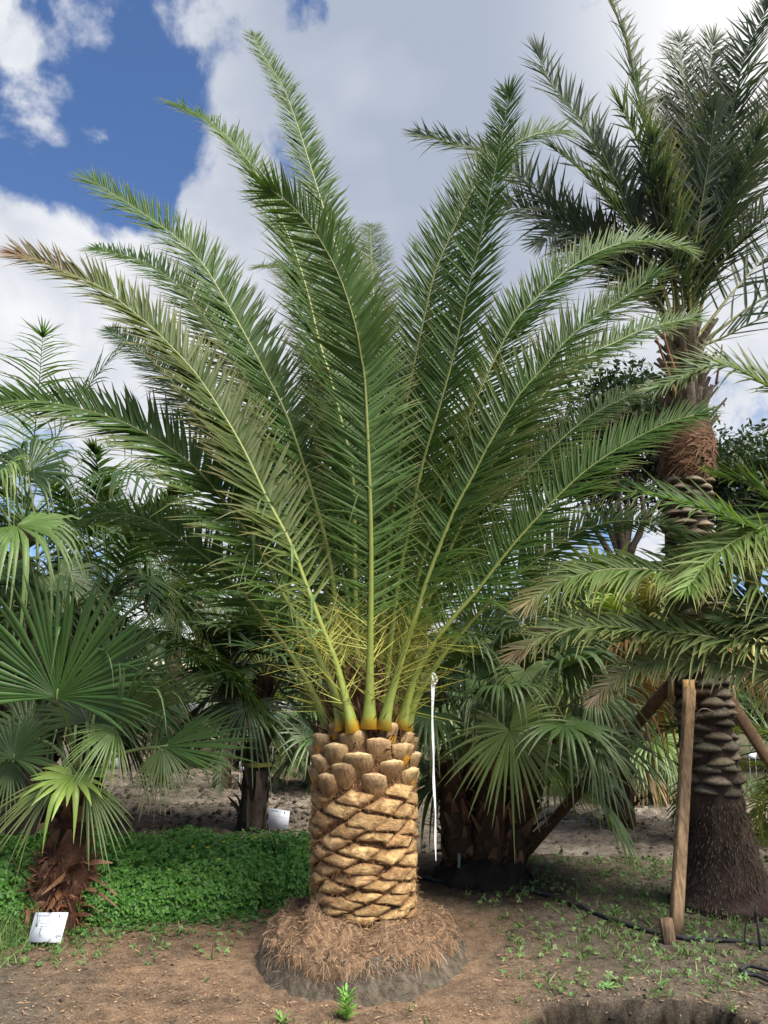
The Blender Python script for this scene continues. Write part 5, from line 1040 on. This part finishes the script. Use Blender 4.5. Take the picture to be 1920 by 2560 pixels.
# ------------------------------------------------------------------ broadleaf trees and shrubs
def broadleaf(name, label, base, h, r, n, green, cat='tree', trunk_r=.18, leaf=.10, flat=.75, c2=None, zoff=0):
    base = np.asarray(base, float); t = thing(name, label, cat, tuple(base)); tips = []; mb = MB(); top = base + [0, 0, h * .45]
    V, Q, T3 = tube_geo(spline([base - [0, 0, .1], base + [.05, 0, h * .2], top], 8), np.linspace(trunk_r, trunk_r * .7, 8), 8); mb.add(V, Q, jitter((.07, .055, .045), .15, len(V)), T3)
    for k in range(9):
        a = k * 2.39996; e = math.radians(rng.uniform(15, 80)); d = np.array([math.cos(a) * math.cos(e), math.sin(a) * math.cos(e), math.sin(e)]); p1 = top + d * r * rng.uniform(.5, .75) + [0, 0, h * .08]
        pts = spline([top - [0, 0, .1 * h * rng.random()], (top + p1) / 2 + rng.normal(0, .08 * r, 3), p1], 8); V, Q, T3 = tube_geo(pts, np.linspace(trunk_r * .5, trunk_r * .14, 8), 6); mb.add(V, Q, jitter((.07, .055, .045), .15, len(V)), T3)
        for m in range(4):
            p2 = p1 + nrm(d + rng.normal(0, .7, 3)) * r * rng.uniform(.25, .5); V, Q, T3 = tube_geo([p1 if m else pts[5], (p1 + p2) / 2 + rng.normal(0, .04 * r, 3), p2], [trunk_r * .14, trunk_r * .1, trunk_r * .04], 5); mb.add(V, Q, jitter((.07, .055, .045), .15, len(V)), T3); tips.append(p2)
    mb.build('trunk', M['bark'], t)
    tips = np.array(tips); k = n; c = tips[rng.integers(0, len(tips), k)]; p = c + rng.normal(0, 1, (k, 3)) * r * [.17, .17, .12]
    g = jitter(green, .22, k)
    if c2 is not None: w = (rng.random(k) < .4)[:, None]; g = np.where(w, jitter(c2, .25, k), g)
    d = rng.normal(0, 1, (k, 3)); V, C = leaflets(p, d, rng.normal(0, .6, (k, 3)) + [0, 0, 1], rng.uniform(.7, 1.4, k) * leaf, rng.uniform(.35, .6, k) * leaf, rng.uniform(0, .3, k), np.full((k, 1, 1), .2), g, g, st=np.array([0, .5, 1]), wp=np.array([.2, 1, .15])); pack(V, C).build('crown', M['herb'], t)
    return t
broadleaf('oak_tree', 'dark broadleaf tree behind the tall palm at the right edge', (8.5, 17.5, 0), 9.2, 2.2, 11000, (.020, .040, .018), leaf=.16)
broadleaf('oak_tree', 'dark broadleaf tree peeking out left of the tall trunk', (5.4, 17.0, 0), 10.0, 2.6, 12000, (.018, .038, .018), leaf=.16)
broadleaf('shrub', 'dark coppery shrub behind the big left fan leaf', (-5.3, 13.4, 0), 1.8, .95, 5200, (.030, .018, .014), cat='shrub', trunk_r=.06, leaf=.11, c2=(.17, .062, .014))
broadleaf('shrub', 'low green shrub beyond the diagonal brace', (2.9, 14.0, 0), .9, .6, 2600, (.05, .11, .03), cat='shrub', trunk_r=.04, leaf=.10)
def treeline():
    k = 60000; x = rng.uniform(-75, 85, k); top = np.array([4.2 + 2.2 * fbm(q, 0, .09) + 1.6 * fbm(q, 5, .35) for q in x]); z = top * (1 - rng.random(k) ** 1.6 * .9); y = 46 + rng.uniform(-3, 3, k) - 2 * (z / 5)
    p = np.stack([x, y, z], 1); g = jitter((.026, .050, .022), .3, k); d = rng.normal(0, 1, (k, 3)); V, C = leaflets(p, d, rng.normal(0, .5, (k, 3)) + [0, -.6, .7], rng.uniform(.3, .7, k), rng.uniform(.2, .4, k), rng.uniform(0, .3, k), np.full((k, 1, 1), .2), g, g, st=np.array([0, .5, 1]), wp=np.array([.3, 1, .2]))
    o = pack(V, C).build('treeline', M['herb'], kind='stuff', label='far dark green line of trees behind the nursery', category='trees')
    xs = np.linspace(-80, 90, 300); V = []; 
    for q in xs: h = (4.2 + 2.2 * fbm(q, 0, .09) + 1.6 * fbm(q, 5, .35)) * .86; V += [(q, 48, -.1), (q, 47.5, h)]
    Q = [[2 * i, 2 * i + 2, 2 * i + 3, 2 * i + 1] for i in range(299)]; MB().add(V, Q, jitter((.015, .028, .013), .2, len(V))).build('inner_foliage', M['herb'], o, kind='stuff')
    k = 26000; x = rng.uniform(-14, 18, k); y = 29 + rng.uniform(-1.5, 1.5, k); top = np.array([1.5 + .9 * fbm(q, 0, .5) for q in x]); z = top * (1 - rng.random(k) ** 1.5); p = np.stack([x, y, z], 1); g = jitter((.030, .062, .024), .3, k)
    V, C = leaflets(p, rng.normal(0, 1, (k, 3)), rng.normal(0, .5, (k, 3)) + [0, -.5, .8], rng.uniform(.15, .4, k), rng.uniform(.08, .18, k), rng.uniform(0, .3, k), np.full((k, 1, 1), .2), g, g, st=np.array([0, .5, 1]), wp=np.array([.3, 1, .2]))
    pack(V, C).build('undergrowth', M['herb'], kind='stuff', label='low green undergrowth in front of the far trees', category='undergrowth')
treeline()

# ------------------------------------------------------------------ tan shed, trailer and other things across the track
def shed():
    t = thing('shed', 'long low tan shed far behind the left palms', 'shed', (-13, 34, 0)); c = (.52, .40, .25)
    V, Q = box_geo((-13, 36, 1.15), (12, 4, 2.3)); MB().add(V, Q, c).build('wall', M['plain'], t, smooth=False)
    V = [(-19.3, 33.7, 2.3), (-6.7, 33.7, 2.3), (-6.7, 36, 3.0), (-19.3, 36, 3.0), (-19.3, 38.3, 2.3), (-6.7, 38.3, 2.3)]; V = V + [(x, y, z - .08) for x, y, z in V]
    Q = [[0, 1, 2, 3], [3, 2, 5, 4], [7, 6, 9, 8], [8, 9, 10, 11], [0, 6, 7, 1], [4, 5, 11, 10]]; MB().add(V, Q, (.42, .36, .28)).build('roof', M['plain'], t, smooth=False)
    for x in (-17, -14, -11, -8.5):
        V, Q = box_geo((x, 33.97, 1.2), (1.4, .06, 1.2)); MB().add(V, Q, (.12, .12, .12)).build('window', M['plain'], t, smooth=False)
shed()
def wheel(parent, c, r, w, ax, mud):
    ax = nrm(ax); n = 28; prof = [(-.5, .62), (-.5, .9), (-.38, 1.0), (.38, 1.0), (.5, .9), (.5, .62)]; up = Z; s = np.cross(ax, up); V = []
    for i in range(n):
        a = i * 2 * math.pi / n; d = up * math.cos(a) + s * math.sin(a)
        for (o, q) in prof: V.append(np.asarray(c) + ax * o * w + d * r * (q + (.03 if i % 2 and q > .95 else 0)))
    k = len(prof); Q = [[i * k + j, ((i + 1) % n) * k + j, ((i + 1) % n) * k + j + 1, i * k + j + 1] for i in range(n) for j in range(k - 1)]
    ty = MB().add(V, Q, jitter(mud, .15, len(V))).build('wheel', M['rubber'], parent)
    V, Q, T3 = tube_geo([np.asarray(c) - ax * w * .42, np.asarray(c) + ax * w * .42], r * .63, 18, s); MB().add(V, Q, (.10, .095, .09), T3).build('rim', M['plain'], ty)
def trailer():
    d = nrm(np.array([.35, 5.2, 0])); s = np.array([d[1], -d[0], 0]); o = np.array([-3.35, 15.6, 0]); t = thing('trailer', 'grey farm trailer with muddy wheels parked across the track', 'trailer', tuple(o))
    R = np.stack([s, d, Z], 1)
    def B(name, c, sz, colr, par=None): V, Q = box_geo((0, 0, 0), sz); V = V @ R.T + o + R @ np.asarray(c); return MB().add(V, Q, colr).build(name, M['plain'], par or t, smooth=False)
    B('deck', (0, 2.4, .72), (1.9, 5.2, .10), (.05, .05, .052))
    for x in (-.93, .93): B('side_panel', (x, 2.4, 1.0), (.05, 5.2, .46), (.17, .18, .19))
    B('tailgate', (0, -.18, 1.0), (1.9, .05, .46), (.18, .19, .20)); B('front_panel', (0, 4.98, 1.0), (1.9, .05, .46), (.17, .18, .19))
    for x in (-.4, .4): B('chassis_rail', (x, 2.4, .60), (.08, 5.4, .14), (.03, .03, .03))
    B('drawbar', (0, 5.9, .5), (.09, 1.8, .09), (.03, .03, .03))
    for y in (.35, 3.9):
        for x in (-.82, .82): wheel(t, o + R @ np.array([x, y, .42]), .42, .28, s, (.095, .075, .058))
    for x in (-.75, .75): B('tail_light', (x, -.235, .84), (.14, .03, .07), (.30, .02, .015))
trailer()
def sack():
    p = on_ground(262, 1925); t = thing('sack', 'pale grey sack with a blue oval mark lying past the left fan palm', 'sack', tuple(p)); n = 12; V = []; 
    for i in range(n):
        v = i / (n - 1) * 2 - 1
        for j in range(n):
            u = j / (n - 1) * 2 - 1; b = (1 - abs(u) ** 3) * (1 - abs(v) ** 3)
            V.append(p + [u * .34, -.16 * b, .17 + v * .16 + .02 * math.sin(5 * u)])
    V2 = [q + [0, 2 * (p[1] - q[1]), 0] for q in V]; idx = np.arange(n * n).reshape(n, n); Q = np.stack([idx[:-1, :-1], idx[:-1, 1:], idx[1:, 1:], idx[1:, :-1]], -1).reshape(-1, 4)
    MB().add(V, Q, (.36, .37, .38)).add(V2, Q[:, ::-1], (.36, .37, .38)).build('bag', M['plain'], t)
    th = np.linspace(0, 2 * math.pi, 20, endpoint=False); V = [p + [0, -.17, .2]] + [p + np.array([.13 * math.cos(a), -.168, .2 + .06 * math.sin(a)]) for a in th]; MB().add(V, None, (.02, .07, .30), [[0, 1 + i, 1 + (i + 1) % 20] for i in range(20)]).build('printed_mark', M['plain'], t)
sack()

# ------------------------------------------------------------------ irrigation pipe, riser, hose, stake
def pipe():
    P = [(980, 2190), (1045, 2195), (1093, 2209), (1199, 2219), (1279, 2226), (1379, 2243), (1443, 2270), (1507, 2296), (1570, 2318), (1655, 2341), (1719, 2353), (1836, 2360), (1920, 2364), (2080, 2375)]
    pts = spline([on_ground(*p) for p in P], 90); pts[:, 2] = [max(gz(p[0], p[1]), -.02) + .014 for p in pts]
    V, Q, T3 = tube_geo(pts, .0155, 9); MB().add(V, Q, jitter((.022, .023, .026), .15, len(V)), T3).build('irrigation_pipe', M['rubber'], label='black irrigation pipe curving over the ground past the wooden post', category='pipe')
    g = on_ground(1902, 2382); t = thing('sprinkler_riser', 'thin black sprinkler riser standing at the right edge', 'riser', tuple(g))
    V, Q, T3 = tube_geo([g + [0, 0, -.03], g + [-.002, 0, .24]], .008, 7); MB().add(V, Q, (.018, .018, .02), T3).build('stem', M['rubber'], t)
    V, Q, T3 = tube_geo([g + [-.012, 0, .19], g + [-.002, 0, .215], g + [.004, 0, .262]], [.006, .013, .005], 7); MB().add(V, Q, (.018, .018, .02), T3).build('nozzle', M['rubber'], t)
    V, Q, T3 = tube_geo(spline([g + [0, 0, .19], g + [-.05, .01, .2], g + [-.07, .03, .1], g + [-.08, .04, .0]], 12), .004, 5); MB().add(V, Q, (.018, .018, .02), T3).build('feed_tube', M['rubber'], t)
    t = thing('coiled_hose', 'short coil of black hose lying at the right edge', 'hose', tuple(on_ground(1890, 2445)))
    for k, pp in enumerate((((1850, 2438), (1880, 2436), (1925, 2452), (1990, 2462)), ((1856, 2446), (1890, 2450), (1930, 2466), (1990, 2480)), ((1852, 2440), (1870, 2430), (1900, 2436), (1940, 2446)))):
        pts = spline([on_ground(*p) + [0, 0, .012 + .01 * k] for p in pp], 16); V, Q, T3 = tube_geo(pts, .011, 7); MB().add(V, Q, (.02, .02, .024), T3).build('hose_loop', M['rubber'], t)
    g = on_ground(1147, 2217); V, Q, T3 = tube_geo([g + [0, 0, -.02], g + [.004, 0, .12], g + [.008, 0, .245]], .012, 8); MB().add(V, Q, (.13, .15, .12), T3).build('plastic_stake', M['plain'], label='thin grey-green stake in front of the black root ball', category='stake')
pipe()

# ------------------------------------------------------------------ weeds, grass and litter
def blades(P, n, h, w, cA, cB, lean=.6):
    k = len(P) * n; b = np.repeat(P, n, 0) + rng.normal(0, .012, (k, 3)) * [1, 1, 0]; d = np.stack([rng.normal(0, lean, k), rng.normal(0, lean, k), np.ones(k)], 1); c = jitter(cA, .2, k); m = rng.random(k)[:, None]; c = c * (1 - m) + jitter(cB, .2, k) * m
    return leaflets(b, d, rng.normal(0, 1, (k, 3)) + [0, -1, 0], rng.uniform(.5, 1.2, k) * h, np.full(k, w) * rng.uniform(.7, 1.3, k), rng.uniform(.05, .5, k), np.full((k, 1, 1), .3), c, c * 1.2)
def scatter(n, f):
    out = []
    while len(out) < n:
        x = rng.uniform(-3.4, 4.6); y = rng.uniform(3.4, 8.3)
        if math.hypot(x - PALM[0], y - PALM[1]) < .82: continue
        if rng.random() < f(x, y): out.append((x, y, gz(x, y)))
    return np.array(out)
def weed_density(x, y):
    d = 0
    if x > .5 and 4.2 < y < 7.6: d = max(0, .55 + 1.1 * fbm(x, y, 1.1)) * min(1, (x - .5) / .5)
    if x > 1.9 and 5.0 < y < 6.3: d = max(d, .75)
    if x < -1.7 and 4.8 < y < 5.7: d = max(d, .8)
    if x < -.4 and 4.9 < y < 5.6: d = max(d, .28)
    if ((x - PIT[0]) / .50) ** 2 + ((y - PIT[1]) / .24) ** 2 < 1.3: d = 0
    return max(d, .012)
def weeds():
    P = scatter(1500, weed_density); V, C = blades(P, 5, .085, .0055, (.055, .11, .03), (.12, .17, .055)); pack(V, C).build('grass', M['herb'], kind='stuff', label='thin green grass blades sprouting from the soil', category='grass')
    P = scatter(1700, weed_density); P = P + np.stack([rng.normal(0, .03, len(P)), rng.normal(0, .03, len(P)), rng.uniform(.005, .05, len(P))], 1)
    herb_clusters(P, np.tile([0, -.3, 1.], (len(P), 1)) + rng.normal(0, .35, (len(P), 3)), .022, (.05, .12, .03), (.13, .20, .06)).build('weeds', M['herb'], kind='stuff', label='scattered low green weeds on the bare soil', category='weeds')
    P = scatter(260, lambda x, y: .9 if x < -2.15 and 4.7 < y < 5.6 else 0); V, C = blades(P, 5, .26, .006, (.06, .13, .035), (.14, .19, .07), .4); pack(V, C).build('grass', M['herb'], kind='stuff', label='taller grass in the lower left beside the white sign', category='grass')
    # tall pale grass beyond the bed at the left edge
    P = np.stack([rng.uniform(-5.5, -3.1, 700), rng.uniform(8.3, 9.6, 700), np.zeros(700)], 1); V, C = blades(P, 6, .42, .008, (.14, .20, .09), (.26, .28, .16), .35); pack(V, C).build('grass', M['herb'], kind='stuff', label='pale tall grass beyond the bed at the left edge', category='grass')
    # verge across the track
    P = np.stack([rng.uniform(-3, 11, 2600), rng.uniform(0, 3.0, 2600), np.zeros(2600)], 1); P[:, 1] += np.array([road_edges(x)[1] + .15 for x in P[:, 0]]); V, C = blades(P, 5, .16, .012, (.045, .085, .03), (.10, .14, .05), .5); pack(V, C).build('grass', M['herb'], kind='stuff', label='grassy verge on the far side of the dirt track', category='grass')
    # litter: dry flakes and straw
    P = scatter(15000, lambda x, y: .9 if (x < 1.0 or y < 4.6) and y < 5.6 else .3); k = len(P); d = rng.normal(0, 1, (k, 3)) * [1, 1, .12]
    V, C = leaflets(P + [0, 0, .008], d, rng.normal(0, .25, (k, 3)) + Z, rng.uniform(.006, .022, k) * (1 + 1.8 * (rng.random(k) < .12)), rng.uniform(.002, .008, k), rng.uniform(-.1, .1, k), np.full((k, 1, 1), .2), jitter((.17, .108, .068), .5, k), jitter((.22, .145, .092), .5, k), st=np.array([0, .5, 1]), wp=np.array([.6, 1, .4])); pack(V, C).build('litter', M['straw'], kind='stuff', label='dry straw and bark flakes strewn over the soil', category='litter')
    # clods
    k = 3200; P = scatter(k, lambda x, y: .9 if (x > .8 and y < 4.8) or (x < -1.2 and y < 5) else .15); mb = MB(); r = .003 + .014 * rng.random(k) ** 2.5; off = np.array([[1, 0, 0], [-1, 0, 0], [0, 1, 0], [0, -1, 0], [0, 0, .7], [0, 0, -.7]])
    V = P[:, None] + off[None] * (r[:, None, None] * rng.uniform(.6, 1.3, (k, 6, 1))); T = np.array([[0, 2, 4], [2, 1, 4], [1, 3, 4], [3, 0, 4], [2, 0, 5], [1, 2, 5], [3, 1, 5], [0, 3, 5]]); T = (T[None] + (np.arange(k) * 6)[:, None, None]).reshape(-1, 3)
    mb.add(V.reshape(-1, 3), None, np.repeat(jitter((.06, .050, .042), .3, k), 6, 0), T); mb.build('soil_clods', M['soil'], kind='stuff', smooth=False, label='small dark clods of soil around the wet pit', category='soil')
weeds()
def weed_plant(label, px, py, h, n, L, c, up=.7, stem=True):
    g = on_ground(px, py); g[2] = gz(g[0], g[1]); t = thing('weed', label, 'weed', tuple(g), None)
    k = n; u = np.linspace(.05, 1, k); th = np.arange(k) * 2.4 + rng.normal(0, .2, k); b = g + np.stack([.02 * u * np.cos(th), .02 * u * np.sin(th), h * u], 1); d = np.stack([np.cos(th), np.sin(th), up + .5 * u], 1)
    V, C = leaflets(b, d, np.stack([-np.cos(th), -np.sin(th), np.ones(k)], 1), L * (1.1 - .45 * u), L * .26 * (1.1 - .4 * u), np.full(k, .2), np.full((k, 1, 1), .35), jitter(c, .12, k), jitter(np.array(c) * 1.25, .12, k), wp=np.array([.4, .8, 1, .7, .05]))
    pack(V, C).build('leaf_cluster', M['herb'], t)
    if stem: Vv, Q, T3 = tube_geo([g - [0, 0, .01], g + [0, 0, h]], [.004, .002], 5); MB().add(Vv, Q, (.10, .16, .05), T3).build('stem', M['rachis'], t)
weed_plant('bright green leafy weed in front of the root mat, bottom centre', 866, 2545, .13, 34, .075, (.10, .24, .035))
weed_plant('small weed sprout at the bottom edge left of the leafy weed', 705, 2560, .04, 10, .06, (.09, .20, .04))
weed_plant('little flat green rosette above the dark wet pit', 1521, 2466, .015, 12, .055, (.14, .26, .09), up=.25, stem=False)
weed_plant('broad-leaved weed left of the white sign in the corner', 40, 2330, .22, 16, .10, (.10, .21, .05))
weed_plant('pale leafy weed just behind the black pipe', 1542, 2286, .05, 16, .07, (.12, .22, .07), up=.5)
weed_plant('leafy weed sprouting at the base of the clumping palm', 1125, 2140, .22, 20, .09, (.05, .13, .03))
